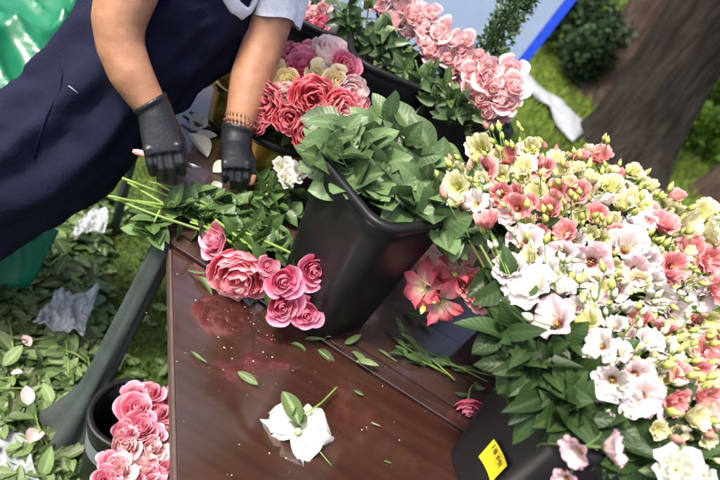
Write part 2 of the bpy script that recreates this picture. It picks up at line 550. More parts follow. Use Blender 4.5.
def add_leaf(mb, pos, d, up=(0, 0, 1), L=.06, wd=.03, bend=.3, fold=.25, n=6, r=None, mi=0):
    V, F, P = leaf_geo(L, wd, bend, fold, n, r)
    x = Vector(d).normalized()
    u = Vector(up)
    y = u.cross(x)
    y = y.normalized() if y.length > 1e-4 else x.orthogonal().normalized()
    z = x.cross(y)
    A = Matrix((x, y, z)).transposed().to_4x4()
    A.translation = pos
    mb.add(V, F, P, A, mi)


def petal(mb, th0, span, P4, wfun, tipdrop=.2, ruf=0.0, fr=5.0, nu=7, nv=7, r=None, mi=0, tilt=0.0, notch=0.0, off=0.0):
    r = r or rng
    g = r.random(); ph = r.uniform(0, 6)
    oa = r.uniform(0, 6.28); ox, oy = off * math.cos(oa), off * math.sin(oa); lean = off * r.uniform(-1.6, 1.6)
    V, P = [], []
    for i in range(nv):
        v = i / (nv - 1)
        for j in range(nu):
            u = -1 + 2 * j / (nu - 1)
            ve = v * (1 - tipdrop * abs(u) ** 2.2 - notch * max(0, 1 - abs(u) * 3) * v)
            a = 1 - ve
            rr = P4[0][0] * a ** 3 + P4[1][0] * 3 * a * a * ve + P4[2][0] * 3 * a * ve * ve + P4[3][0] * ve ** 3
            zz = P4[0][1] * a ** 3 + P4[1][1] * 3 * a * a * ve + P4[2][1] * 3 * a * ve * ve + P4[3][1] * ve ** 3
            th = th0 + u * span / 2 * wfun(v)
            rr += ruf * ve * ve * math.sin(fr * u + ph) + tilt * u * ve * .1
            zz += ruf * ve * ve * math.cos(fr * 1.3 * u + ph * 1.7)
            zz += lean * u * ve
            V.append((rr * math.cos(th) + ox * ve, rr * math.sin(th) + oy * ve, zz)); P.append((ve, g, abs(u)))
    mb.add(V, grid_faces(nu, nv), P, None, mi)


def bloom_rose(mat, seed, open_=1.0, n=20):
    r = random.Random(seed); mb = MB()
    off = r.uniform(.03, .07)
    for i in range(n):
        t = i / (n - 1)
        j = r.uniform(.9, 1.12)
        if i < 6:                                   # the wrapped heart
            R = (.10 + .05 * i) * j; H = 1.0 - .02 * i + r.uniform(-.05, .05)
            P4 = ((.02, .15), (R * 1.3, .25), (R * 1.05, H * .8), (R * (.78 + .07 * i), H))
            petal(mb, i * 2.2 + r.uniform(-.4, .4), math.radians(r.uniform(170, 230)), P4, lambda v: .8 + .2 * math.sin(PI * min(v, .8)), .10, .02, 4, 9, 8, r, off=off * .5)
        else:                                       # opened, rolled back petals
            R = (.36 + .52 * ((i - 6) / (n - 7)) ** .9 * (.7 + .3 * open_)) * j
            H = (.97 - .36 * t * open_) * r.uniform(.9, 1.06)
            cu = (.06 + .48 * t ** 1.4 * open_) * r.uniform(.5, 1.4)
            P4 = ((.02, .0), (R * 1.25, .02), (R * .95, H * .78), (R * (1 + cu), H * (1 - .22 * cu)))
            petal(mb, i * 2.399 + r.uniform(-.5, .5), math.radians(r.uniform(88, 135) - 18 * t), P4, lambda v: .70 + .30 * math.sin(PI * min(v, .78)), r.uniform(.14, .26), .035, 4.5, 9, 9, r, off=off * (1 + t))
    calyx(mb, r, .55)
    return mb.mesh('rose_bloom', [mat, M['stem']])


def calyx(mb, r, s=.5):
    for k in range(5):
        P4 = ((.02, -.06), (s * .5, -.06), (s * .9, .0), (s * 1.15, .12 + r.uniform(-.1, .15)))
        petal(mb, k * 2 * PI / 5, 1.1, P4, lambda v: (1 - v) ** .8 + .06, .05, 0, 3, 3, 4, r, 1)


def bloom_peony(mat, seed, open_=1.0):
    r = random.Random(seed); mb = MB()
    for i in range(16):                                  # guard petals
        t = i / 15
        R = .78 + .25 * t
        P4 = ((.02, 0), (R * 1.1, -.05), (R * 1.05, .55), (R * (.92 + .35 * t * open_), .95 - .25 * t * open_))
        petal(mb, i * 2.399 + r.uniform(-.2, .2), math.radians(r.uniform(75, 100)), P4, lambda v: .6 + .4 * math.sin(PI * min(v, .75)), .22, .07, 6, 9, 8, r, notch=.08, off=.10)
    for i in range(28):                                  # ruffled heart
        t = (i + .5) / 28
        R = .06 + .72 * math.sqrt(t)
        H = 1.12 - .32 * t + r.uniform(-.10, .08)
        P4 = ((.02, .05), (R * .9, .1), (R * r.uniform(.85, 1.05), H * .7), (R * r.uniform(.75, 1.2), H))
        petal(mb, i * 2.399 + r.uniform(-.4, .4), math.radians(r.uniform(75, 150)) * (1.4 - .5 * t), P4, lambda v: .6 + .4 * math.sin(PI * min(v, .7)), .22, .06, 5, 9, 8, r, notch=.06, off=.14)
    calyx(mb, r, .6)
    return mb.mesh('peony_bloom', [mat, M['stem']])


def bloom_lisianthus(mat, seed, open_=1.0, layers=1):
    r = random.Random(seed); mb = MB()
    for l in range(layers):
        for k in range(6 if l == 0 else 5):
            o = open_ * (1 - .32 * l) * r.uniform(.65, 1.3)
            q = r.uniform(.9, 1.12)
            P4 = ((.03, 0), (.40, .08), ((.36 + .24 * o) * q, .82 * q), ((.45 + .66 * o) * q, (1.14 - .34 * o + r.uniform(-.1, .1)) * q))
            petal(mb, k * PI / 3 + l * .5 + r.uniform(-.22, .22), math.radians(r.uniform(84, 112)), P4, lambda v: .70 + .30 * math.sin(PI * min(v, .75)), r.uniform(.08, .2), .085, 5.5, 11, 9, r, off=.05, notch=.05)
    if open_ > .5:
        tube(mb, [(0, 0, .05), (0, 0, .3), (0, 0, .42)], [.05, .05, .045], 6, mi=1, pigc=.2)
        for k in range(5):
            a = k * 1.257 + r.random()
            tube(mb, [(0, 0, .1), (.09 * math.cos(a), .09 * math.sin(a), .26), (.12 * math.cos(a), .12 * math.sin(a), .36)], [.010, .010, .020], 5, mi=1, pigc=.9)
    for k in range(5):
        P4 = ((.03, -.05), (.22, -.02), (.42, .25), (.55, .55 + r.uniform(-.1, .1)))
        petal(mb, k * 2 * PI / 5, .45, P4, lambda v: (1 - v) ** .8 + .05, .02, 0, 3, 3, 4, r, 2)
    return mb.mesh('lisianthus_bloom', [mat, M['pistil'], M['stem']])


def bloom_lily(mat, seed):
    r = random.Random(seed); mb = MB()
    for k in range(6):
        o = r.uniform(.7, 1.15)
        P4 = ((.03, 0), (.18, .35), (.45 * o, 1.0), (1.15 * o, 1.05 - .45 * o * (k % 2)))
        petal(mb, k * PI / 3 + r.uniform(-.15, .15), math.radians(84 if k % 2 else 68), P4, lambda v: .35 + .65 * math.sin(PI * min(1, v * .85 + .1)) if v < .99 else .08, .02, .05, 4, 7, 9, r)
    for k in range(5):
        a = k * 1.257
        tube(mb, [(0, 0, .15), (.1 * math.cos(a), .1 * math.sin(a), .6), (.25 * math.cos(a), .25 * math.sin(a), .85)], [.012, .012, .035], 5, mi=1)
    return mb.mesh('lily_bloom', [mat, M['pistil'], M['stem']])


def bloom_small(mat, seed):
    r = random.Random(seed); mb = MB()
    for i in range(13):
        t = i / 12
        P4 = ((.02, 0), (.4 + .4 * t, .0), (.3 + .55 * t, .45), (.3 + .85 * t, .75 - .35 * t))
        petal(mb, i * 2.399, math.radians(85), P4, lambda v: .6 + .4 * math.sin(PI * min(v, .75)), .2, .09, 5, 6, 6, r, notch=.1)
    return mb.mesh('small_bloom', [mat, M['stem']])


def bud_mesh(mat, seed):
    r = random.Random(seed); mb = MB()
    V, P = [], []
    n, s = 9, 10
    for i in range(n):
        v = i / (n - 1)
        rr = .24 * math.sin(PI * min(1, (v * .93 + .05)) ** .85) * (1 - .25 * v) + .01
        for k in range(s):
            a = 2 * PI * k / s + v * 2.2
            q = rr * (1 + .13 * math.cos(5 * 2 * PI * k / s))
            V.append((q * math.cos(a), q * math.sin(a), v)); P.append((v, .5, 1))
    mb.add(V, grid_faces(s, n, True), P)
    for k in range(5):
        P4 = ((.02, -.03), (.18, 0), (.28, .25), (.30, .55))
        petal(mb, k * 2 * PI / 5, .5, P4, lambda v: (1 - v) ** .8 + .05, .02, 0, 3, 3, 4, r, 1)
    return mb.mesh('bud', [mat, M['stem']])


B = {}
B['rose_pink'] = [bloom_rose(M['rose_pink'], 110 + i, o, 20) for i, o in enumerate((1.0, .8, .6, .9))]
B['rose_blush'] = [bloom_rose(M['rose_blush'], 210 + i, o, 22) for i, o in enumerate((1.15, .95, .75, 1.0, .85))]
B['rose_pale'] = [bloom_rose(M['rose_pale'], 310 + i, o, 15) for i, o in enumerate((.8, .55, .35, .7, .95))]
B['rose_cream'] = [bloom_rose(M['cream'], 41 + i, o, 22) for i, o in enumerate((1.1, .9))]
B['rose_ivory'] = [bloom_rose(M['white'], 45, 1.0, 22)]
B['peony_coral'] = [bloom_peony(M['peony_coral'], 51 + i, o) for i, o in enumerate((.5, .9, .2, .7))]
B['peony_blush'] = [bloom_peony(M['peony_blush'], 57 + i, o) for i, o in enumerate((.8, .4))]
B['lisi_white'] = [bloom_lisianthus(M['lisi_white'], 610 + i, o, l) for i, (o, l) in enumerate(((1, 1), (.8, 2), (.45, 2), (1.15, 2), (.65, 1), (.9, 2)))]
B['lisi_blush'] = [bloom_lisianthus(M['lisi_blush'], 680 + i, o, l) for i, (o, l) in enumerate(((1, 1), (.75, 2), (1.1, 1), (.9, 2)))]
B['lisi_coral'] = [bloom_lisianthus(M['lisi_coral'], 730 + i, o, l) for i, (o, l) in enumerate(((.9, 2), (.6, 2), (1, 2), (.8, 3), (1.1, 3)))]
B['lisi_cream'] = [bloom_lisianthus(M['lisi_cream'], 790 + i, o, l) for i, (o, l) in enumerate(((.7, 2), (.4, 2), (.95, 2), (.55, 3), (.8, 3)))]
B['lily_coral'] = [bloom_lily(M['lily_coral'], 81 + i) for i in range(2)]
B['white_small'] = [bloom_small(M['white'], 86 + i) for i in range(2)]
BUD = {k: bud_mesh(M['bud_' + k], 90 + i) for i, k in enumerate(('lime', 'white', 'coral'))}

PENDING = []            # (object, description, where, point): labels get their count once everything stands


def plan_label(o, desc, where, p):
    PENDING.append((o, desc, where, p.copy()))


def stem_tube(mb, a, b, da, db, r=.0022, n=9, origin=None, bright=False):
    L = (b - a).length
    pts = bez(a, a + da.normalized() * L * .4, b - db.normalized() * L * .35, b, n)
    o = origin or Vector()
    tube(mb, [p - o for p in pts], r, 6, True, pigc=rng.random())
    return pts


def flower(kind, bloom, pos, face, size, base, cat, group, desc, where, leaf=None, nleaf=0, leafL=.05, buds=0, budk='lime',
           stem_r=.0022, stem_mat='stem', base_dir=(0, 0, 1), leaf_from=.45, bud_len=.028, label=None):
    """one cut flower: an Empty at the foot of its stem > bloom, stem, leaves, buds"""
    base = Vector(base); pos = Vector(pos); face = Vector(face).normalized()
    root = empty(kind, base)
    bl = link('bloom', rng.choice(B[bloom]) if isinstance(bloom, str) else bloom, root)
    bl.matrix_local = frame(pos - base, face, rng.uniform(0, 6.28), size)
    sm = MB()
    pts = stem_tube(sm, base, pos + face * size * .02, Vector(base_dir), face, stem_r, 9, base)
    budo = []
    for k in range(buds):
        i = rng.randint(5, 7)
        st = pts[i]
        tp = pos + (face * rng.uniform(.2, .9) + rdir() * .75) * size * rng.uniform(1.0, 1.7)
        dd = (tp - st).normalized()
        stem_tube(sm, st, tp, (pts[i] - pts[i - 1]), dd, stem_r * .55, 6, base)
        budo.append((tp, (dd + face * .5).normalized(), rng.uniform(.75, 1.25) * bud_len))
    sm.build('stem', M[stem_mat], root)
    for tp, dd, sz in budo:
        b = link('bud', BUD[budk], root)
        b.matrix_local = frame(tp - base, dd, rng.uniform(0, 6), sz)
    if leaf and nleaf:
        lm = MB()
        for k in range(nleaf):
            i = rng.randint(max(1, int(leaf_from * 8)), 7)
            if base.z >= .785:
                while i < 7 and pts[i].z < base.z + .27: i += 1
            out = rdir(); ax = (pts[i] - pts[i - 1]).normalized()
            out = (out - ax * out.dot(ax)).normalized()
            add_leaf(lm, pts[i] - base, out + ax * rng.uniform(.2, .9), out.cross(ax).cross(out) if rng.random() < .3 else ax, leafL * rng.uniform(.7, 1.3), leafL * rng.uniform(.4, .55), rng.uniform(.05, .5), rng.uniform(.1, .4), 6)
        lm.build('leaves', M[leaf], root)
    tag(root, label, cat, group)
    if not label: plan_label(root, desc, where, pos)
    return root


# ------------------------------------------------------------------ the setting: lawn
g = MB()
N = 40
gv = [(-30 + 70 * i / N, -6 + 56 * j / N, 0) for j in range(N + 1) for i in range(N + 1)]
g.add(gv, grid_faces(N + 1, N + 1))
lawn = g.build('lawn', ground_mat())
tag(lawn, kind='structure')


def grass_patch(n, xr, yr, h, wd, skip=None, seed=1):
    q = np.random.default_rng(seed)
    x = q.uniform(*xr, n); y = q.uniform(*yr, n)
    if skip is not None:
        k = ~skip(x, y); x, y = x[k], y[k]
    n = len(x)
    a = q.uniform(0, 2 * PI, n); hh = h * q.uniform(.4, 1.2, n); ln = q.uniform(.1, .8, n) * hh; b = q.uniform(0, 2 * PI, n)
    dx, dy = np.cos(a) * wd, np.sin(a) * wd
    V = np.zeros((n, 5, 3))
    V[:, 0] = np.stack([x - dx, y - dy, 0 * x], 1); V[:, 1] = np.stack([x + dx, y + dy, 0 * x], 1)
    mx, my = x + np.cos(b) * ln * .35, y + np.sin(b) * ln * .35
    V[:, 2] = np.stack([mx - dx * .8, my - dy * .8, hh * .6], 1); V[:, 3] = np.stack([mx + dx * .8, my + dy * .8, hh * .6], 1)
    V[:, 4] = np.stack([x + np.cos(b) * ln, y + np.sin(b) * ln, hh], 1)
    P = np.zeros((n, 5, 3)); P[:, 2:4, 0] = .6; P[:, 4, 0] = 1; P[:, :, 1] = q.uniform(0, 1, n)[:, None]
    F = []
    for i in range(n):
        o = i * 5
        F.append((o, o + 1, o + 3, o + 2)); F.append((o + 2, o + 3, o + 4))
    return V.reshape(-1, 3), F, P.reshape(-1, 3)


gm = MB()
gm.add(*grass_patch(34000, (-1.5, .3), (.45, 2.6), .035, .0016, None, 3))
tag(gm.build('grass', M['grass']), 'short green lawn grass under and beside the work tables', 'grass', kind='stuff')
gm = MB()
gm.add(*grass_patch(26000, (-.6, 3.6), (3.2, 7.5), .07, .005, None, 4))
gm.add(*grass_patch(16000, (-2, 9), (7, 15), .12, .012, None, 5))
tag(gm.build('grass', M['grass_far']), 'grass tinted a sunlit yellow green behind the tables and round the trees', 'grass', kind='stuff')

# ------------------------------------------------------------------ tables
C1 = Wz(172, 248, .75)
SR = Wz(485, 447, .75)
E1 = Wz(178, 480, .75)
sd = (SR - C1).normalized(); ed = (E1 - C1).normalized()
back = Vector((-sd.y, sd.x, 0))
f_r = C1 + sd * 1.55
n_l = C1 + ed * .86
n_r = f_r + Vector((ed.x * -.4, ed.y, 0)).normalized() * .80
ang = math.atan2(sd.y, sd.x)
M['table_polished'] = wood_mat('polished_brown_veneer', (.046, .017, .011), (.025, .0095, .007), .13, .28, .9, 0, -ang)
M['table_planks'] = wood_mat('dark_worn_planks', (.048, .024, .019), (.027, .0135, .011), .2, .42, .5, .095, -ang)
M['table_edge'] = simple_mat('brown_edge_band', (.10, .065, .055), (.07, .045, .04), rough=.4)


def leg_frame(root, pts, top):
    for p in pts:
        m = MB()
        tube(m, [Vector((p[0], p[1], 0)), Vector((p[0], p[1], top))], .016, 10)
        m.build('leg', M['steel_leg'], root, loc=-root.location)


t1 = empty('work_table', Vector((C1.x + .4, C1.y - .3, 0)))
tag(t1, 'polished dark brown table in front with a slanted end and a white flower on it', 'table')
m = MB(); prism(m, [n_l, n_r, f_r, C1], .722, .75, .0015)
m.build('tabletop', M['table_polished'], t1, False, -t1.location)
m = MB()
qa, qb = C1 - ed * .0, n_l
nrm = Vector((ed.y, -ed.x, 0))
if nrm.x > 0: nrm = -nrm
prism(m, [qb + nrm * .006, qb + nrm * .0005, qa + nrm * .0005, qa + nrm * .006], .724, .7485, .001)
m.build('edge_band', M['table_edge'], t1, False, -t1.location)
leg_frame(t1, [C1 + sd * .30 + ed * .08, f_r - sd * .1 + ed * .1, n_l + sd * .12 - ed * .1, n_r - sd * .12 + Vector((0, .1, 0))], .72)

C2 = Wz(168, 231, .75) + back * .002
U2 = Wz(150, 100, .75)
t2 = empty('work_table', Vector((.3, 1.5, 0)))
tag(t2, 'worn dark plank table behind the polished one carrying the flower buckets', 'table')
s2 = C1 + back * .0022
far_l = U2 + (U2 - C2).normalized() * .45
far_r = far_l + sd * 1.95
m = MB(); prism(m, [s2 + (C2 - s2) * .25, s2 + sd * 1.7, far_r, far_l, C2], .716, .75, .0015)
m.build('tabletop', M['table_planks'], t2, False, -t2.location)
leg_frame(t2, [C2 + sd * .35 + back * .1, s2 + sd * 1.5 + back * .1, far_r - sd * .15 - back * .1, far_l + sd * .15 - back * .1], .714)

# dark cloth wrapped round the splayed end leg, flaring on the lawn
L0 = Wz(165, 244, .735); L1 = Wz(72, 432, .03)
dr = empty('fabric_drape', Vector((L1.x, L1.y, 0)))
tag(dr, 'dark green grey fabric twisted round the table leg and flaring out on the lawn', 'fabric')
m = MB(); V = []; n, s = 26, 28
axis = (L1 - L0)
for i in range(n):
    v = i / (n - 1)
    c = L0 + axis * v
    rx = .021 + .010 * v + .085 * max(0, v - .72) ** 1.2 * 2.2
    for k in range(s):
        a = 2 * PI * k / s
        fold = 1 + (.10 + .45 * max(0, v - .55)) * math.sin(5 * a + 3.5 * v) + .06 * math.sin(11 * a - 5 * v)
        V.append((c.x + math.cos(a) * rx * 1.15 * fold, c.y + math.sin(a) * rx * .9 * fold, c.z))
m.add(V, grid_faces(s, n, True))
m.build('cloth', M['drape'], dr, loc=-dr.location)
m = MB(); tube(m, [Vector((L1.x, L1.y, 0)), L0], .013, 8)
m.build('leg_post', M['steel_leg'], dr, loc=-dr.location)


# ------------------------------------------------------------------ buckets
def rsq(half, corner, n=6):
    out = []
    for q in range(4):
        cx = (half - corner) * (1 if q in (0, 3) else -1); cy = (half - corner) * (1 if q in (0, 1) else -1)
        for k in range(n + 1):
            a = q * PI / 2 + k * PI / 2 / n
            out.append((cx + corner * math.cos(a), cy + corner * math.sin(a)))
    return out


def bucket(name, c, z0, h, top, bot, corner, rot_, label, mat='black_plastic', rim_mat=None, lean=(0, 0), group='black flower buckets', cat='bucket'):
    root = empty(name, (c[0], c[1], z0))
    root.rotation_euler = (lean[0], lean[1], rot_)
    tag(root, label, cat, group)
    m = MB(); rings = []
    prof = [(0, 0), (.002, 0), (.006, .006)] if False else None
    zs = [(0.0, bot * .97), (.006, bot), (h * .5, (bot + top) / 2), (h * .86, bot + (top - bot) * .88), (h, top)]
    n = None
    allv = []
    for z, hf in zs:
        p = rsq(hf, corner * hf); n = len(p)
        allv += [(x, y, z) for x, y in p]
    inner = [(h, top - .004), (h * .5, (bot + top) / 2 - .004), (.012, bot - .004)]
    for z, hf in inner:
        allv += [(x, y, z) for x, y in rsq(hf, corner * hf)]
    F = grid_faces(n, len(zs) + len(inner), True)
    F.append(tuple(range(n - 1, -1, -1)))
    F.append(tuple(range((len(zs) + len(inner) - 1) * n, (len(zs) + len(inner)) * n)))
    m.add(allv, F)
    m.build('body', M[mat], root)
    m = MB()
    p = rsq(top + .004, corner * top)
    V = []
    for dx, z in ((.0015, h - .016), (.007, h - .014), (.008, h + .001), (.004, h + .0045), (-.006, h + .003), (-.007, h - .006)):
        k = (top + dx) / top
        V += [(x * k * top / (top + .004), y * k * top / (top + .004), z) for x, y in p]
    m.add(V, grid_faces(len(p), 6, True))
    m.build('rim', M[rim_mat or mat], root)
    return root


GB = Vector((-.002, 1.002, 0))       # bucket of greens
bk_green = bucket('flower_bucket', GB, .75, .345, .110, .083, .45, math.radians(55), 'large black square bucket in the middle, full of grey green leaves')
FB = Vector((.455, .805, 0))
bk_front = bucket('flower_bucket', FB, .75, .305, .112, .085, .45, math.radians(30), 'black bucket with a yellow tag under the front lisianthus')
BB = Vector((.452, 1.165, 0))
bk_back = bucket('flower_bucket', BB, .75, .33, .11, .085, .45, math.radians(32), 'shaded black bucket standing behind the yellow-tagged one under the lisianthus')
PB1 = Vector((-.165, 1.60, 0)); PB2 = Vector((.075, 1.62, 0))
bk_p1 = bucket('flower_bucket', PB1, .75, .34, .118, .088, .6, math.radians(20), 'black bucket of pale pink spray roses behind the peonies')
bk_p2 = bucket('flower_bucket', PB2, .75, .33, .112, .088, .6, math.radians(20), 'black bucket of pale pink spray roses nearest to the tree trunk')
PB0 = Vector((-.44, 1.72, 0))
bk_p0 = bucket('flower_bucket', PB0, .75, .30, .11, .088, .6, math.radians(10), 'black bucket at the top behind the white sleeve')
G1 = Wz(118, 470, 0.02); 
RB1 = Vector((-.255, .815, 0)); RB2 = Vector((-.115, .655, 0))
bk_r1 = bucket('flower_bucket', RB1, 0, .34, .085, .066, .95, 0, 'round black bucket with a grey label on the lawn beside the draped leg')
bk_r2 = bucket('flower_bucket', RB2, 0, .30, .105, .08, .95, 0, 'round black bucket of pink roses on the lawn below the slanted table end')
PG = Vector((-.325, 1.375, 0))
bk_gold = bucket('gold_pot', PG, .75, .13, .115, .095, .95, .3, 'gold foil pot holding the coral and cream peonies', 'gold', 'black_plastic', cat='pot', group='gold foil pots')
bk_gold2 = bucket('gold_pot', Vector((-.475, 1.46, 0)), .75, .12, .07, .06, .95, .3, 'gold foil pot half hidden behind the bare forearm and the apron', 'gold', 'gold', cat='pot', group='gold foil pots')

# grey label on the round bucket: a curved sheet just proud of the wall
m = MB(); V = []
for i in range(9):
    a = math.radians(-165 + i * 12)
    for z in (.215, .275):
        rr = .066 + (.085 - .066) * z / .34 + .0025
        V.append((rr * math.cos(a), rr * math.sin(a), z))
m.add(V, [(2 * i, 2 * i + 2, 2 * i + 3, 2 * i + 1) for i in range(8)])
m.build('label', M['grey_label'], bk_r1)

# yellow tag with its lettering on the front bucket
tg = Vector(W(496, 459, .80))


def face_of_bucket(root, c, rot_, h, top, bot, px, py):
    """point where the pixel's ray meets the bucket's wall (square faces)"""
    best = None
    for q in range(4):
        a = rot_ + q * PI / 2
        nx = Vector((math.cos(a), math.sin(a), 0))
        slope = (top - bot) / h
        nn = (nx - Vector((0, 0, slope))).normalized()
        p0 = Vector((c.x, c.y, .75)) + nx * bot
        r = ray(px, py)
        dn = r.dot(nn)
        if dn >= 0: continue
        t = (p0 - CAM).dot(nn) / dn
        p = CAM + r * t
        lat = (p - Vector((c.x, c.y, p.z))).dot(Vector((-nx.y, nx.x, 0)))
        if abs(lat) < top and (best is None or t > 0):
            if best is None or abs(lat) < best[3]: best = (p, nn, nx, abs(lat))
    return best


hit = face_of_bucket(bk_front, FB, math.radians(30), .305, .112, .085, 496, 461)
if hit:
    p, nn, nx, _ = hit
    xx = Vector((-nx.y, nx.x, 0)); yy = nn.cross(xx)
    A = Matrix((xx, yy, nn)).transposed().to_4x4(); A.translation = p + nn * .003
    tgm = MB(); V = []
    for i in range(7):
        u = -1 + 2 * i / 6
        for v in (-1, 1):
            V.append((u * .026, v * .029 + .004 * u, .0035 * u * u + .001))
    tgm.add(V, [(2 * i, 2 * i + 2, 2 * i + 3, 2 * i + 1) for i in range(6)])
    to = tgm.build('tag', M['yellow_tag'], bk_front)
    to.matrix_parent_inverse = Matrix()
    bk_mat = Matrix.Translation(bk_front.location) @ bk_front.rotation_euler.to_matrix().to_4x4()
    to.matrix_local = bk_mat.inverted() @ A
    fc = bpy.data.curves.new('lettering', 'FONT')
    fc.body = '18 Ml'; fc.size = .017; fc.align_x = 'CENTER'; fc.extrude = .0003
    fc.materials.append(M['ink'])
    fo = bpy.data.objects.new('lettering', fc); COL.objects.link(fo)
    lm_ = bpy.data.meshes.new_from_object(fo.evaluated_get(bpy.context.evaluated_depsgraph_get()))
    bpy.data.objects.remove(fo)
    fo = link('lettering', lm_, to, (-.002, .010, .0035))

# ------------------------------------------------------------------ greens in the middle bucket
gp = [(335, 145), (350, 130), (345, 165), (362, 150), (372, 128), (380, 165), (398, 145), (395, 180), (390, 118), (412, 160), (420, 190), (430, 150),
      (440, 175), (428, 215), (405, 205), (370, 185), (352, 182), (445, 205), (455, 170), (412, 130), (465, 200), (380, 200), (440, 228), (330, 160), (460, 215), (340, 122)]
for i, (px, py) in enumerate(gp):
    d = 1.06 + .0013 * ((px - 360) * .5 - (py - 240) * .866)
    tip = W(px, py, d)
    c0 = GB + Vector((rng.uniform(-.05, .05), rng.uniform(-.05, .05), .80))
    root = empty('leafy_stem', c0)
    sm = MB(); lm = MB()
    out = (tip - (GB + Vector((0, 0, 1.05))))
    pts = stem_tube(sm, c0, tip, Vector((0, 0, 1)), out + Vector((0, 0, .05)), .0024, 10, c0)
    sm.build('stem', M['stem'], root)
    for k in range(12):
        j = min(9, 4 + k * 6 // 12)
        while j < 9 and pts[j].z < 1.085: j += 1
        ax = (pts[j] - pts[j - 1]).normalized()
        o2 = rdir(); o2 = (o2 - ax * o2.dot(ax)).normalized()
        big = rng.uniform(.8, 1.25)
        upv = (CAM - pts[j]).normalized() * .8 + Vector((0, 0, .8)) + rdir() * .5
        add_leaf(lm, pts[j] - c0, o2 * 1.0 + ax * rng.uniform(.3, 1.0), upv, 0.066 * big, .044 * big * rng.uniform(.85, 1.3), rng.uniform(-.1, .5), rng.uniform(.0, .25), 7)
    lm.build('leaves', M['leaf_sage'], root)
    tag(root, None, 'greenery', 'grey green leafy stems in the middle bucket')
    plan_label(root, 'grey green leafy stem', 'in the middle black bucket', tip)
# one long leaf lying against the peonies
root = empty('leaf', W(345, 138, 1.22)); lm = MB()
add_leaf(lm, Vector(), W(303, 113, 1.20) - W(345, 138, 1.22), CAM - W(322, 125, 1.22), .092, .042, .05, .25, 8)
lm.build('blade', M['leaf_sage'], root); tag(root, 'long pale grey green leaf sticking out in front of the lowest coral peony', 'leaf')
# yellow price card among the greens
m = MB(); box(m, (0, 0, 0), (.022, .001, .03))
o = m.build('price_card', M['yellow_tag'], None, False); o.matrix_world = frame(W(411, 136, 1.30), CAM - W(411, 136, 1.30), .6) @ Matrix.Rotation(PI / 2, 4, 'X')
tag(o, 'small yellow card showing behind the grey green leaves', 'card')

# ------------------------------------------------------------------ peonies in the gold pot
peo = [('peony_coral', 272, 68, 40, 1.50), ('peony_coral', 263, 103, 46, 1.43), ('peony_coral', 313, 98, 48, 1.42), ('peony_coral', 310, 133, 40, 1.40), ('rose_pink', 303, 62, 36, 1.50),
       ('rose_pink', 347, 66, 36, 1.47), ('rose_cream', 286, 82, 38, 1.45), ('rose_cream', 337, 82, 36, 1.44), ('rose_ivory', 325, 66, 32, 1.50), ('peony_blush', 331, 50, 40, 1.52),
       ('peony_coral', 343, 108, 40, 1.42), ('peony_blush', 352, 92, 34, 1.44), ('rose_pink', 285, 50, 34, 1.54), ('peony_coral', 290, 118, 34, 1.42), ('rose_cream', 330, 118, 34, 1.42), ('peony_blush', 346, 121, 32, 1.42),
       ('rose_cream', 318, 75, 26, 1.48), ('peony_coral', 262, 82, 38, 1.50), ('rose_pink', 312, 46, 32, 1.55), ('peony_blush', 285, 96, 30, 1.44), ('peony_coral', 357, 106, 28, 1.46), ('rose_pink', 347, 132, 24, 1.44), ('peony_coral', 253, 120, 34, 1.44), ('peony_blush', 322, 112, 26, 1.44)]
pc = W(308, 95, 1.56)
for b_, px, py, wpx, d in peo:
    p = W(px, py, d)
    face = (p - pc).normalized() * 1.0 + (CAM - p).normalized() * .9 + Vector((0, 0, .35)) + rdir() * .25
    size = wpx / 2 * d / FPX / (1.12 if 'rose' in b_ else 1.08)
    nm = 'peony' if 'peony' in b_ else 'rose'
    desc = {'peony_coral': 'ruffled coral red peony', 'peony_blush': 'blush white ruffled peony', 'rose_pink': 'deep pink rose', 'rose_cream': 'butter yellow rose', 'rose_ivory': 'ivory white rose'}[b_]
    flower(nm, b_, p - face.normalized() * size * .6, face, size, PG + Vector((rng.uniform(-.05, .05), rng.uniform(-.05, .05), .77)), nm, 'peonies and roses in the gold pot',
           desc, 'in the gold pot bunch', 'leaf_rose', 3, .05, stem_r=.003)

# ------------------------------------------------------------------ pale pink spray roses at the back
spr = [(375, -2), (388, 6), (400, 3), (412, 14), (398, 18), (410, 28), (424, 22), (436, 34), (422, 38), (434, 48), (446, 40), (447, 56), (458, 48), (462, 62), (450, 68), (470, 54), (474, 70), (462, 78), (482, 60), (486, 76),
       (494, 68), (500, 80), (508, 72), (506, 92), (494, 90), (484, 90), (472, 88), (478, 100), (490, 104), (502, 102), (500, 114), (488, 116), (472, 117), (512, 84), (430, 12), (443, 28), (416, 6), (404, -8), (455, 36), (512, 100), (468, 44), (385, -8)]
for i, (px, py) in enumerate(spr):
    px += rng.uniform(-4, 4); py += rng.uniform(-4, 4)
    d = 1.66 + rng.uniform(-.02, .03) - .0012 * max(0, px - 400)
    p = W(px, py, d)
    src = PB1 if px < 425 else PB2
    face = (p - (src + Vector((0, .0, 1.0)))).normalized() + (CAM - p).normalized() * 1.0 + rdir() * .5
    size = rng.uniform(18, 29) / 2 * d / FPX / .95
    flower('spray_rose', 'rose_pale', p - face.normalized() * size * .5, face, size, src + Vector((rng.uniform(-.05, .05), rng.uniform(-.05, .05), .80)), 'spray rose', 'pale pink spray roses at the back',
           'pale pink spray rose', 'in the band below the blue-edged board', 'leaf_dark', 5, .045, leaf_from=.55)
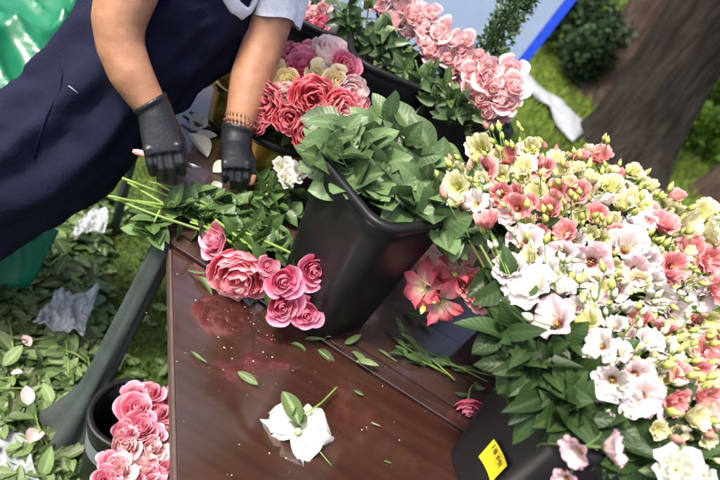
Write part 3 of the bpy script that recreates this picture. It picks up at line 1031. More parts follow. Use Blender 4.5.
# roses behind the sleeve
for (px, py, b_) in [(303, 6, 'rose_pale'), (314, 14, 'rose_pale'), (320, 24, 'rose_pink'), (308, 20, 'rose_pale'), (322, 8, 'rose_pale'), (298, -2, 'rose_pale'), (316, 32, 'rose_pink')]:
    p = W(px, py, 1.76)
    face = (CAM - p).normalized() + Vector((.2, -.2, .4)) + rdir() * .4
    size = .027
    flower('spray_rose', b_, p, face, size, PB0 + Vector((rng.uniform(-.04, .04), rng.uniform(-.04, .04), .79)), 'spray rose', 'spray roses behind the sleeve',
           'light pink spray rose' if b_ == 'rose_pale' else 'darker pink spray rose', 'behind the white sleeve', 'leaf_dark', 4, .045, leaf_from=.5)
# leafy fill of the back buckets
lf = [(345, 10), (358, 22), (368, 8), (372, 34), (385, 28), (392, 46), (402, 56), (410, 44), (418, 62), (428, 76), (436, 66), (445, 86), (430, 92), (455, 98), (462, 108), (440, 104), (405, 72), (352, 4), (380, 52), (338, 2), (475, 112), (452, 118), (466, 96), (420, 84)]
for px, py in lf:
    d = 1.62 - .0010 * max(0, px - 380)
    tip = W(px + rng.uniform(-4, 4), py + rng.uniform(-4, 4), d)
    src = PB1 if px < 415 else PB2
    c0 = src + Vector((rng.uniform(-.05, .05), rng.uniform(-.05, .05), .80))
    root = empty('leafy_stem', c0); sm = MB(); lm = MB()
    pts = stem_tube(sm, c0, tip, Vector((0, 0, 1)), tip - c0, .0022, 10, c0)
    sm.build('stem', M['stem'], root)
    for k in range(12):
        j = rng.randint(5, 9); o2 = rdir()
        while j < 9 and pts[j].z < 1.075: j += 1
        add_leaf(lm, pts[j] - c0, o2 + Vector((0, -.3, .3)), (CAM - tip).normalized() + rdir() * .6, rng.uniform(.03, .055), rng.uniform(.018, .028), rng.uniform(0, .5), .25, 5)
    lm.build('leaves', M['leaf_box'] if rng.random() < .6 else M['leaf_rose'], root)
    tag(root, None, 'greenery', 'rose leaves over the back bucket rims')
    plan_label(root, 'dark leafy rose stem', 'over the rims of the back buckets', tip)

# ------------------------------------------------------------------ the big lisianthus mass on the right
def dmass(px, py):
    up = (px - 360) * .5 - (py - 240) * .866
    return .93 + (.0025 if up > 20 else .001) * (up - 20)


lis = [  # kind, x, y, width px
    ('lisi_blush', 590, 262, 40), ('lisi_white', 628, 246, 40), ('lisi_blush', 635, 270, 28), ('lisi_blush', 552, 320, 38), ('lisi_white', 531, 284, 38), ('lisi_white', 510, 268, 32), ('lisi_blush', 521, 241, 34),
    ('lisi_white', 575, 306, 24), ('lisi_white', 617, 350, 30), ('lisi_white', 634, 346, 26), ('lisi_white', 620, 362, 22), ('lisi_white', 612, 382, 36), ('lisi_blush', 637, 376, 30), ('lisi_blush', 644, 397, 30), ('lisi_white', 600, 345, 26),
    ('lisi_white', 650, 340, 28), ('lisi_white', 661, 296, 32), ('lisi_white', 676, 312, 30), ('lisi_white', 652, 284, 26), ('lisi_white', 684, 298, 24), ('lisi_white', 641, 222, 30), ('lisi_white', 560, 286, 26), ('lisi_white', 545, 268, 26), ('lisi_white', 648, 262, 26),
    ('lisi_cream', 668, 378, 30), ('lisi_cream', 697, 417, 34), ('lisi_cream', 690, 350, 24), ('lisi_cream', 655, 360, 22), ('lisi_cream', 710, 320, 26),
    ('lisi_coral', 575, 193, 30), ('lisi_coral', 546, 211, 28), ('lisi_coral', 515, 208, 28), ('lisi_coral', 482, 172, 28), ('lisi_coral', 487, 220, 28), ('lisi_coral', 508, 156, 26), ('lisi_coral', 533, 162, 22), ('lisi_coral', 500, 195, 24),
    ('lisi_coral', 662, 222, 32), ('lisi_coral', 694, 252, 34), ('lisi_coral', 676, 266, 30), ('lisi_coral', 712, 262, 30), ('lisi_coral', 664, 326, 28), ('lisi_coral', 684, 378, 34), ('lisi_coral', 710, 350, 36), ('lisi_coral', 708, 400, 36), ('lisi_coral', 676, 402, 28),
    ('lisi_coral', 640, 318, 24), ('lisi_coral', 700, 372, 26), ('lisi_coral', 540, 236, 24), ('lisi_coral', 565, 232, 24), ('lisi_coral', 596, 214, 24), ('lisi_coral', 690, 326, 24), ('lisi_coral', 718, 290, 28), ('lisi_coral', 556, 190, 24),
    ('lisi_cream', 480, 148, 30), ('lisi_cream', 456, 186, 28), ('lisi_cream', 610, 186, 28), ('lisi_cream', 640, 200, 28), ('lisi_cream', 690, 226, 34), ('lisi_cream', 712, 232, 34), ('lisi_cream', 560, 172, 24), ('lisi_cream', 590, 178, 24), ('lisi_cream', 624, 204, 26),
    ('lisi_cream', 535, 192, 26), ('lisi_cream', 522, 178, 24), ('lisi_cream', 500, 176, 22), ('lisi_cream', 648, 186, 24), ('lisi_cream', 670, 204, 24), ('lisi_cream', 705, 210, 26), ('lisi_cream', 580, 218, 24), ('lisi_cream', 610, 222, 24), ('lisi_cream', 530, 148, 22), ('lisi_cream', 556, 158, 20),
    ('lisi_cream', 576, 168, 20), ('lisi_cream', 600, 240, 22), ('lisi_cream', 560, 210, 22), ('lisi_white', 604, 200, 24), ('lisi_white', 625, 226, 24), ('lisi_white', 575, 240, 22), ('lisi_white', 700, 286, 22), ('lisi_cream', 716, 380, 26), ('lisi_cream', 664, 346, 22), ('lisi_white', 706, 300, 24),
]
_fr = random.Random(77)
for _i in range(95):
    while True:
        _x, _y = _fr.uniform(445, 722), _fr.uniform(140, 440)
        _up = (_x - 360) * .5 - (_y - 240) * .866
        if _up < 205 and _up > (40 if _x < 600 else -20) and _y > 150 + max(0, _x - 600) * .55 and not (_x < 520 and _y > 225) and all((_x - e[1]) ** 2 + (_y - e[2]) ** 2 > 120 for e in lis): break
    _k = _fr.choice(('lisi_cream', 'lisi_cream', 'lisi_coral', 'lisi_cream')) if _up > 95 or _x > 675 else _fr.choice(('lisi_white', 'lisi_white', 'lisi_blush', 'lisi_cream'))
    lis.append((_k, _x, _y, _fr.uniform(17, 25)))
DESC = {'lisi_white': 'white lisianthus bloom', 'lisi_blush': 'pale blush dark-eyed lisianthus', 'lisi_coral': 'coral pink lisianthus bloom', 'lisi_cream': 'creamy yellow lisianthus bloom'}


def zone(px, py):
    up = (px - 360) * .5 - (py - 240) * .866
    return 'along the top of the lisianthus mass' if up > 125 else ('in the middle of the mass' if up > 60 else ('above the yellow-tagged bucket' if px < 600 else 'low at the right edge'))


for kind, px, py, wpx in lis:
    d = dmass(px, py) + rng.uniform(-.04, .01) + (.025 if wpx < 25 else 0)
    p = W(px, py, d)
    up = (px - 360) * .5 - (py - 240) * .866
    src = FB if up < 85 else BB
    core = src + Vector((0, 0, 1.12))
    out = (p - core); out.z = max(out.z, .02)
    face = out.normalized() * .9 + (CAM - p).normalized() * 1.0 + Vector((0, 0, .3)) + rdir() * .45
    size = wpx * 1.08 / 2 * d / FPX / .98
    base = src + Vector((rng.uniform(-.06, .06), rng.uniform(-.06, .06), .79))
    bk = 'white' if kind in ('lisi_white', 'lisi_blush') else ('lime' if rng.random() < .8 else 'coral')
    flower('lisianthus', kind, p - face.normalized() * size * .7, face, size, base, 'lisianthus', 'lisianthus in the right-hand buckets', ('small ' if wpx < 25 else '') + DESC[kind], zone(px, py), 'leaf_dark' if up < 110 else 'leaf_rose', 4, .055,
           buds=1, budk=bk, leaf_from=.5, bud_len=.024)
# drooping pair and loose heads in front of the bucket
for (px, py, fx, fy, k, wpx, lab) in [(577, 452, -.5, -.6, 'lisi_blush', 32, 'pale pink lisianthus drooping over the tagged bucket with its throat showing'),
                                      (613, 448, .9, -.1, 'lisi_blush', 36, 'pale pink lisianthus drooping sideways over the tagged bucket rim'),
                                      (566, 481, -.2, -.6, 'lisi_blush', 28, 'pale pink lisianthus cut off by the lower picture edge below the drooping pair')]:
    d = .78; p = W(px, py, d); size = wpx / 2 * d / FPX
    face = IX * fx + IY * fy * .5 + (CAM - p).normalized() * .55
    flower('lisianthus', B[k][1], p - face.normalized() * size * .6, face, size, FB + Vector((.0, -.02, .80)), 'lisianthus', 'lisianthus in the right-hand buckets', None, None, None, 0, label=lab, stem_r=.0016)
# upright bud sprigs between the blooms
budp = [(470, 165), (448, 172), (462, 180), (492, 140), (500, 148), (520, 142), (545, 150), (566, 160), (588, 168), (604, 176), (616, 176), (632, 186), (655, 196), (662, 206), (676, 214), (700, 218), (600, 196), (584, 204), (566, 206), (548, 196), (528, 206), (508, 188), (496, 208), (520, 220),
        (556, 222), (582, 226), (614, 208), (634, 212), (616, 234), (602, 228), (652, 246), (664, 244), (680, 240), (640, 292), (648, 306), (664, 310), (676, 292), (690, 276), (660, 340), (676, 346), (690, 336), (684, 360), (660, 372), (646, 360), (612, 300), (600, 290), (596, 318), (616, 270), (560, 262), (536, 256), (500, 252),
        (694, 390), (706, 376), (714, 340), (700, 312), (488, 186), (476, 192), (604, 262), (572, 282), (586, 300), (718, 330), (716, 424), (704, 440), (624, 326), (668, 284), (510, 228)]
for px, py in budp:
    d = dmass(px, py) - rng.uniform(-.02, .03)
    tip = W(px, py, d)
    up = (px - 360) * .5 - (py - 240) * .866
    src = FB if up < 85 else BB
    base = src + Vector((rng.uniform(-.06, .06), rng.uniform(-.06, .06), .79))
    root = empty('bud_sprig', base); sm = MB()
    o = (tip - (src + Vector((0, 0, 1.0)))).normalized()
    pts = stem_tube(sm, base, tip, Vector((0, 0, 1)), o, .0018, 9, base)
    white = (up < 100 and rng.random() < .55)
    bl = []
    for k in range(3):
        j = rng.randint(5, 8)
        tp = tip + (rdir() * 1.0 + o * .3) * rng.uniform(.010, .028)
        stem_tube(sm, pts[j - 1], tp, pts[j] - pts[j - 1], tp - pts[j], .001, 5, base)
        bl.append((tp, (tp - pts[j]).normalized() + o * .3 + rdir() * .6))
    sm.build('stem', M['stem_bright'], root)
    for tp, dd in bl:
        b = link('bud', BUD['white' if white else ('lime' if rng.random() < .9 else 'coral')], root)
        b.matrix_local = frame(tp - base, dd, rng.uniform(0, 6), rng.uniform(.015, .027))
    tag(root, None, 'flower buds', 'bud sprigs among the lisianthus')
    plan_label(root, 'sprig of white lisianthus buds' if white else 'sprig of yellow green buds', zone(px, py), tip)
# dark leafy stems under the blooms
dl = [(500, 300), (515, 330), (530, 345), (520, 310), (545, 360), (560, 345), (570, 375), (585, 340), (590, 390), (560, 400), (600, 410), (620, 415), (640, 425), (610, 440), (650, 440), (665, 425), (680, 440), (700, 455), (630, 455), (590, 330), (545, 300), (575, 330), (600, 320), (500, 335), (655, 415), (690, 470), (540, 385), (585, 415), (625, 400), (510, 285), (715, 462), (670, 460), (605, 370), (480, 245), (505, 255), (520, 270), (545, 395), (560, 410), (575, 400), (600, 425), (620, 432), (640, 445), (660, 455), (540, 370), (520, 365), (610, 425), (635, 415), (655, 435), (590, 420), (570, 420), (675, 425), (700, 470)]
for px, py in dl:
    d = dmass(px, py) + .06
    tip = W(px, py, d)
    src = FB if (px - 360) * .5 - (py - 240) * .866 < 70 else BB
    c0 = src + Vector((rng.uniform(-.06, .06), rng.uniform(-.06, .06), .80))
    root = empty('leafy_stem', c0); sm = MB(); lm = MB()
    pts = stem_tube(sm, c0, tip, Vector((0, 0, 1)), tip - (src + Vector((0, 0, 1.0))), .0024, 10, c0)
    sm.build('stem', M['stem'], root)
    for k in range(11):
        j = rng.randint(5, 9); o2 = rdir()
        while j < 9 and pts[j].z < 1.075: j += 1
        add_leaf(lm, pts[j] - c0, o2 + Vector((0, -.3, -.1)), (CAM - tip).normalized() + Vector((0, 0, .5)) + rdir() * .6, rng.uniform(.045, .08), rng.uniform(.026, .044), rng.uniform(.1, .6), .25, 6)
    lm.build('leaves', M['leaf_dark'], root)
    tag(root, None, 'greenery', 'dark leafy stems under the lisianthus')
    plan_label(root, 'dark green leafy stem', 'over the rim of the tagged bucket' if py > 385 else 'under the lisianthus blooms', tip)
# pale hydrangea like heads at the lower right corner
for (px, py, sz, lab) in [(676, 470, .034, 'pale greenish white ragged bloom at the lower right corner'), (703, 476, .017, 'small white bloom right of the ragged greenish one in the lower right corner')]:
    p = W(px, py, .84)
    flower('white_bloom', 'white_small', p, (CAM - p) + rdir() * .2, sz, FB + Vector((.05, -.03, .80)), 'flower', None, None, None, 'leaf_cut', 3, .05, label=lab)

# coral lilies hanging left of the shaded bucket
for (px, py, wpx, fx, fy, b_, lab) in [(424, 286, 48, -.8, .2, 'lily_coral', 'coral lily lying against the right side of the middle bucket'), (454, 268, 42, .5, .9, 'lily_coral', 'coral lily with upright pointed petals above the white-hearted one'),
                                      (441, 303, 46, .2, -.8, 'lily_coral', 'coral lily with a pale heart hanging lowest beside the middle bucket'), (484, 294, 40, .3, -.5, 'lisi_coral', 'coral lisianthus head hanging right of the coral lilies'),
                                      (468, 284, 34, .5, -.1, 'lisi_coral', 'ruffled coral bloom between the coral lilies and the hanging lisianthus head'), (440, 276, 30, -.1, .3, 'lisi_coral', 'small ruffled coral bloom tucked in the middle of the coral lilies')]:
    d = 1.20; p = W(px, py, d); size = wpx / 2 * d / FPX
    face = IX * fx + IY * fy * .7 + (CAM - p).normalized() * .9
    flower('lily' if b_ == 'lily_coral' else 'lisianthus', b_, p - face.normalized() * size * .6, face, size, BB + Vector((-.08, -.02, .84)), 'lily' if b_ == 'lily_coral' else 'lisianthus', None, None, None, 'leaf_rose', 2, .05, buds=1, label=lab, base_dir=(-.3, 0, 1))

# ------------------------------------------------------------------ the bouquet lying on the table
ZT = .75


def lay(name, px, py, wpx, bloom, z, fx, fy, fc, spx, spy, lab, cat, leaf=None, nleaf=0, sm='stem_bright', leafL=.05, nsz=1.0):
    p = Wz(px, py, z); d = (p - CAM).dot(_F); size = wpx / 2 * d / FPX / nsz
    face = IX * fx + IY * fy + (CAM - p).normalized() * fc
    return flower(name, bloom, p - face.normalized() * size * .5, face, size, Wz(spx, spy, ZT + .025), cat, 'flowers of the bouquet being tied', None, None, leaf, nleaf, leafL, stem_mat=sm,
                  base_dir=Wz(px, py, z) - Wz(spx, spy, ZT + .02), label=lab, stem_r=.0032, leaf_from=.35)


lay('rose', 214, 241, 40, B['rose_blush'][2], .80, -.5, .1, .55, 128, 182, 'open pink rose at the left end of the lying bouquet', 'rose', 'leaf_rose', 9, nsz=1.15)
lay('peony', 240, 274, 56, B['peony_coral'][1], .81, -.15, -.6, .75, 112, 196, 'large pink red peony lying at the front of the bouquet', 'peony', 'leaf_rose', 8)
for (px, py, wpx, lab) in [(283, 281, 40, 'pink spray rose touching the big peony'), (299, 291, 34, 'pink spray rose in the centre of the small rose cluster'), (281, 306, 42, 'lowest left pink spray rose of the cluster against the bucket'), (306, 314, 34, 'lowest pink spray rose of the cluster against the bucket'),
                           (314, 271, 38, 'topmost pink spray rose of the cluster against the bucket'), (316, 295, 32, 'rightmost small pink spray rose against the bucket'), (268, 266, 22, 'small blush rose behind the big peony')]:
    lay('spray_rose', px, py, wpx, B['rose_pink' if 'blush' not in lab else 'rose_blush'][rng.randint(0, 1)], (.835 if py > 290 else .90) + rng.uniform(-.008, .008), .2, -.3, .9, 205 + rng.uniform(-14, 14), 222 + rng.uniform(-8, 8), lab, 'spray rose', 'leaf_bouquet', 5, nsz=1.15)
for (px, py, wpx, lab) in [(283, 166, 20, 'white blush carnation like bloom left of the middle bucket'), (297, 171, 22, 'white blush bloom touching the middle bucket'), (287, 178, 18, 'small white blush bloom below its two neighbours left of the bucket')]:
    lay('spray_flower', px, py, wpx * 1.15, B['white_small'][0], .86, .1, .3, .8, 250, 205, lab, 'flower', 'leaf_rose', 5)
# leafy stems of the bouquet
ls = [(108, 196, 205, 222), (114, 199, 215, 215), (122, 178, 230, 225), (150, 182, 225, 205), (158, 184, 245, 240), (166, 186, 255, 215), (172, 190, 262, 232), (243, 190, 278, 228), (200, 205, 268, 250), (215, 200, 285, 245), (225, 196, 290, 215), (250, 195, 300, 200), (190, 222, 300, 262), (255, 185, 262, 182), (232, 215, 320, 258), (160, 210, 150, 232)]
for i, (x0, y0, x1, y1) in enumerate(ls):
    a = Wz(x0, y0, ZT + .025 + .02 * rng.random()); b = Wz(x1, y1, ZT + .008 + .012 * rng.random())
    root = empty('cut_stem', a); sm = MB(); lm = MB()
    mid = Vector((0, 0, .02))
    pts = stem_tube(sm, a, b, (b - a) + mid, (b - a) - mid, .0032 if i < 3 else .0024, 10, a)
    sm.build('stem', M['stem_bright'], root)
    for k in range(15 if i != 7 else 3):
        j = rng.randint(5 if x0 < 200 else 2, 9); o2 = rdir(); o2.z = .15 + abs(o2.z) * .6
        add_leaf(lm, pts[j] - a, o2 + (b - a).normalized() * .6, Vector((0, 0, 1)) + rdir() * .45, rng.uniform(.036, .06), rng.uniform(.026, .040), rng.uniform(0, .4), .2, 6)
    lm.build('leaves', M['leaf_bouquet'], root)
    tag(root, None, 'cut stem', 'leafy stems of the lying bouquet')
    plan_label(root, 'leafy green cut stem', 'of the bouquet below the gloved hands', a)

# white flower with leaf on the front table
wp = Wz(298, 428, ZT + .012)
root = empty('white_flower', Wz(298, 430, ZT))
tag(root, 'white flower with a pale green leaf lying alone on the polished table', 'flower')
m = MB(); r5 = random.Random(5)
for k, (ax_, ay_, L_, wd_) in enumerate([(-1, .12, .056, .052), (-.78, -.42, .044, .04), (-.15, -1, .056, .05), (.35, -.72, .046, .05), (1, .05, .054, .058), (.78, .62, .04, .042), (.0, .75, .03, .034), (-.5, .4, .03, .03)]):
    dd = IX * ax_ + IY * ay_
    dd.z = 0; dd.normalize()
    n_, V, P = 8, [], []
    side_ = Vector((-dd.y, dd.x, 0)); g_ = r5.random()
    for i in range(n_):
        v = i / (n_ - 1)
        hw = 1.2 * wd_ * .5 * (.25 + .75 * math.sin(PI * min(1, v * .80 + .08))) * (1 if i < n_ - 1 else .75)
        for j in range(9):
            u = -1 + 2 * j / 8
            rad_ = 1.22 * L_ * v * (1 - .20 * abs(u) ** 2 * v) * (1 + .06 * math.sin(5 * u + k) * v) - .012 * max(0, 1 - abs(u) * 4) * v ** 4
            z = .016 * math.sin(PI * v) - .012 * v * v + .007 * v * v * math.sin(4 * u + k * 2) + .004 + abs(u) * .004
            V.append(tuple(dd * rad_ + side_ * (u * hw) + Vector((0, 0, z + .002 * k)))); P.append((.25 + .75 * v, g_, abs(u)))
    m.add(V, grid_faces(9, n_), P)
m.build('bloom', M['white'], root)
m = MB()
add_leaf(m, Wz(299, 424, ZT + .045) - root.location, (Wz(287, 384, ZT + .05) - Wz(299, 424, ZT + .045)), CAM - wp, .068, .03, .1, .5, 8)
add_leaf(m, Wz(292, 418, ZT + .046) - root.location, (Wz(318, 408, ZT + .03) - Wz(292, 418, ZT + .046)), CAM - wp, .045, .030, .2, .3, 8)
m.build('leaf', M['leaf_cut'], root)
m = MB(); stem_tube(m, Wz(300, 416, ZT + .035), Wz(337, 387, ZT + .03), IX + IY * .5, IX + IY, .0018, 8, root.location)
stem_tube(m, Wz(318, 450, ZT + .01), Wz(332, 466, ZT + .004), IX - IY, IX - IY, .0011, 5, root.location)
m.build('stem', M['stem_bright'], root)
m = MB(); tube(m, [Wz(298, 432, ZT + .028) - root.location, Wz(298, 431, ZT + .040) - root.location], [.007, .005], 8)
m.build('heart', M['bud_lime'], root)

# fallen rose head and its sprig on the plank table
p = Wz(470, 400, ZT + .022)
flower('small_rose', B['rose_pink'][1], p - Vector((0, 0, .008)), -IY * .9 + (CAM - p).normalized() * .7, .031, Wz(505, 365, ZT + .012), 'rose', None, None, None, 'leaf_cut', 2, .03, label='single small pink rose fallen on the planks by the yellow tag', base_dir=-IX - IY)
fallen = [(398, 342, 446, 374), (402, 352, 440, 370), (410, 340, 455, 380), (425, 350, 488, 382), (440, 362, 492, 376), (400, 330, 424, 356)]
for i, (x0, y0, x1, y1) in enumerate(fallen):
    a = Wz(x1, y1, ZT + .012); b = Wz(x0, y0, ZT + .014)
    root = empty('fallen_sprig', a); sm = MB(); lm = MB()
    pts = stem_tube(sm, a, b, b - a, b - a, .0018, 8, a)
    sm.build('stem', M['stem'], root)
    for k in range(4):
        j = rng.randint(2, 7)
        add_leaf(lm, pts[j] - a, (b - a).normalized() + rdir() * .35, Vector((0, 0, 1)) + rdir() * .4, rng.uniform(.03, .05), rng.uniform(.012, .018), .1, .3, 6)
    lm.build('leaves', M['leaf_rose'] if i % 2 else M['leaf_sage'], root)
    tag(root, None, 'sprig', 'fallen sprigs on the plank table')
    plan_label(root, 'fallen leafy sprig', 'on the planks right of the middle bucket', b)

# loose cut leaves and petals on the tables
bits = [(190, 352, 18, 60), (238, 372, 20, 30), (291, 344, 16, 10), (305, 340, 18, -20), (318, 350, 20, 40), (352, 352, 24, 60), (356, 362, 18, 20), (378, 350, 20, 30), (331, 340, 14, 80), (312, 336, 16, 0), (371, 422, 8, 30), (354, 390, 9, 40), (384, 461, 8, 10), (345, 344, 16, -30), (196, 278, 20, 45), (188, 270, 16, 10),
        (405, 312, 16, 10), (420, 322, 14, 60)]
for (px, py, L, a) in bits:
    p = Wz(px, py, ZT + .004); root = None
    m = MB(); dd = IX * math.cos(math.radians(a)) - IY * math.sin(math.radians(a)); dd.z = 0
    sc_ = (p - CAM).dot(_F) / FPX
    add_leaf(m, Vector(), dd, Vector((0, 0, 1)) + rdir() * .6, L * sc_ * 1.2, L * sc_ * rng.choice((.18, .28, .4, .5)), rng.uniform(-.5, .3), rng.uniform(.1, 1.2), 7)
    o = m.build('leaf_cutting', M['leaf_cut'], None, loc=p)
    tag(o, None, 'leaf', 'cut leaves on the tables'); plan_label(o, 'small cut green leaf', 'on the polished table' if py > 325 or px < 300 else 'on the planks by the coral lilies', p)
for (px, py, L, a, nm) in [(191, 130, 17, 30, 'white petal lying between the two gloves, upper one'), (207, 157, 20, 40, 'white petal left of the bracelet hand'), (213, 172, 16, 70, 'narrow white petal beside the bracelet hand'), (211, 190, 9, 20, 'small white petal just above the bouquet leaves'), (432, 313, 14, 40, 'white petal lying below the coral lilies'), (222, 145, 8, 10, 'tiny white petal near the bracelet'), (196, 137, 14, 80, 'white petal tucked under the upper petal between the gloves')]:
    p = Wz(px, py, ZT + .006); sc_ = (p - CAM).dot(_F) / FPX
    m = MB(); V, F, P = leaf_geo(L * sc_ * 1.35, L * sc_ * 1.1, -.5, .8, 7)
    m.add(V, F, [(.6, .5, 1)] * len(V), frame(Vector(), Vector((0, 0, 1)) + rdir() * .25, math.radians(-a)))
    o = m.build('fallen_petal', M['white'], None, loc=p); tag(o, nm, 'petal', 'white petals on the plank table')
cm = MB()
for i in range(150):
    px = rng.uniform(175, 480); py = rng.uniform(250, 480)
    if i % 3: px, py = (262 if i % 2 else 240) + rng.gauss(0, 42), 332 + rng.gauss(0, 24)
    if i % 7 == 0: px, py = rng.uniform(178, 250), rng.uniform(90, 190)
    p = Wz(px, py, ZT + .0012)
    if (py - 248) < .636 * (px - 172) - 400: continue
    s_ = .0005 + .0014 * rng.random() ** 2.5
    V = [(s_ * rng.uniform(.6, 1.4) * math.cos(a * 1.257), s_ * math.sin(a * 1.257), 0) for a in range(5)] + [(0, 0, s_ * .5)]
    cm.add(V, [(a, (a + 1) % 5, 5) for a in range(5)], None, Matrix.Translation(p))
tag(cm.build('plant_crumbs', simple_mat('crumbs', (.42, .38, .27), (.26, .25, .12), rough=.8)), 'tiny pale plant crumbs scattered over the tables', 'crumbs', kind='stuff')

# ------------------------------------------------------------------ pink roses in the bucket below the table end
ur = [(150, 388, 34), (170, 392, 30), (138, 406, 42), (160, 408, 34), (142, 425, 40), (168, 424, 34), (125, 445, 44), (152, 447, 44), (172, 446, 34), (118, 468, 42), (142, 466, 42), (166, 468, 42), (105, 478, 34), (130, 484, 40), (156, 486, 40), (178, 410, 30), (128, 428, 32), (153, 432, 32), (135, 388, 28), (160, 458, 32), (112, 456, 30), (140, 452, 30), (150, 474, 34), (174, 478, 34), (160, 396, 28), (120, 492, 36)]
for px, py, wpx in ur:
    z = .40 + rng.uniform(-.012, .012) - (px - 140) * .0005
    p = Wz(px, py, z); d = (p - CAM).dot(_F)
    face = Vector((0, 0, 1)) + (CAM - p).normalized() * .5 + rdir() * .22 + (p - RB2 - Vector((0, 0, .3))) * 1.5
    pale_ = py > 440 and rng.random() < .5
    flower('rose', 'rose_pale' if pale_ else 'rose_blush', p - face.normalized() * .03, face, wpx * .92 / 2 * d / FPX / 1.12, RB2 + Vector((rng.uniform(-.05, .05), rng.uniform(-.05, .05), .03)), 'rose', 'pink roses below the table end',
           'pale full rose' if pale_ else 'full blush pink rose', 'in the bucket below the slanted table end', 'leaf_rose', 3, .05, stem_r=.003)

# ------------------------------------------------------------------ the florist
pr = empty('person', Vector((-.78, 1.0, 0)))
tag(pr, 'person in a navy apron dress and black gloves leaning over the table tying flowers', 'person')
PO = -pr.location
D = lambda px, py, d: W(px, py, d)
sh_n, el_n, fa_n, wr_n = D(152, -62, 1.19), D(118, 24, 1.21), D(131, 74, 1.235), D(156, 112, 1.265)
sh_f, el_f, wr_f = D(292, -62, 1.40), D(262, 48, 1.43), D(236, 138, 1.42)
hipc, waist, chest = D(58, 143, 1.48), D(110, 88, 1.44), D(185, 8, 1.41)
neck0 = (sh_n + sh_f) / 2 + Vector((.03, 0, .03))
thigh = D(-22, 180, 1.53)
head = neck0 + Vector((.10, -.03, .20))
bm = MB()
tube(bm, [thigh + Vector((-.02, 0, -.05)), hipc, waist, chest, neck0 + Vector((-.02, 0, -.05)), neck0], [(.12, .14), (.125, .145), (.10, .12), (.10, .13), (.075, .12), (.05, .055)], 20, side=Vector((1, 0, 0)))
tube(bm, [neck0 - Vector((.03, 0, .06)), neck0 + Vector((.03, -.01, .06)), head], [.058, .054, .05], 14)
tube(bm, [head + Vector((.02, 0, -.115)), head + Vector((.02, 0, -.085)), head + Vector((.012, 0, -.03)), head + Vector((0, 0, .03)), head + Vector((-.012, 0, .085)), head + Vector((-.015, 0, .11))], [.03, .058, .072, .08, .062, .02], 18)
fd = Vector((.91, -.41, 0)).normalized(); sdv = Vector((.41, .91, 0)).normalized()
tube(bm, [head + fd * .076 + Vector((0, 0, .02)), head + fd * .098 + Vector((0, 0, -.022)), head + fd * .078 + Vector((0, 0, -.034))], [.008, .014, .01], 8)
for s_ in (-1, 1):
    tube(bm, [head + sdv * s_ * .078 + Vector((0, 0, .02)), head + sdv * s_ * .088 - fd * .012, head + sdv * s_ * .078 + Vector((0, 0, -.03))], [.012, .016, .009], 8)
tube(bm, [neck0 - Vector((.02, 0, .03)), sh_n + Vector((.0, .02, -.01)), sh_n, (sh_n + el_n) / 2 + Vector((-.01, 0, 0)), el_n, D(121, 48, 1.222), fa_n, D(145, 97, 1.255), wr_n, D(159, 120, 1.265)],
     [.055, .065, .066, .062, .051, .047, .0445, .0370, .0310, .027], 18)
tube(bm, [neck0 - Vector((.02, 0, .03)), sh_f + Vector((0, -.02, -.01)), sh_f, (sh_f + el_f) / 2, el_f, D(251, 78, 1.43), D(244, 108, 1.425), wr_f, D(236, 147, 1.42)],
     [.055, .06, .06, .055, .049, .0485, .040, .0295, .024], 18)
for s_, ft in ((-1, Vector((-1.08, .98, 0))), (1, Vector((-1.02, 1.15, 0)))):
    hp = thigh + Vector((0, .07 * s_, 0)); kn = (hp + ft) / 2 + Vector((.03, 0, .02))
    tube(bm, [hp, kn, ft + Vector((0, 0, .09)), ft + Vector((0, 0, .035)), ft + Vector((.06, -.03, .03)), ft + Vector((.16, -.07, .022))], [.085, .06, .042, .04, .038, .028], 14)
body = bm.build('body', M['skin'], pr, loc=PO)
md = body.modifiers.new('remesh', 'REMESH'); md.mode = 'VOXEL'; md.voxel_size = .008; md.use_smooth_shade = True
md = body.modifiers.new('smooth', 'SMOOTH'); md.iterations = 6; md.factor = .5
# hair
hm = MB(); V = []
for i in range(10):
    v = i / 9
    for k in range(20):
        a = 2 * PI * k / 20
        rr = .092 * math.sin(PI * (.05 + .62 * v)) * (1 + .05 * math.sin(9 * a + 3 * v))
        V.append(tuple(head + Vector((-.018, 0, .01)) + fd * (math.cos(a) * rr - .02 * v) + sdv * (math.sin(a) * rr) + Vector((0, 0, .115 - .17 * v + .09 * max(0, math.cos(a)) * v))))
hm.add(V, grid_faces(20, 10, True)); hm.build('hair', M['hair'], pr, loc=PO)

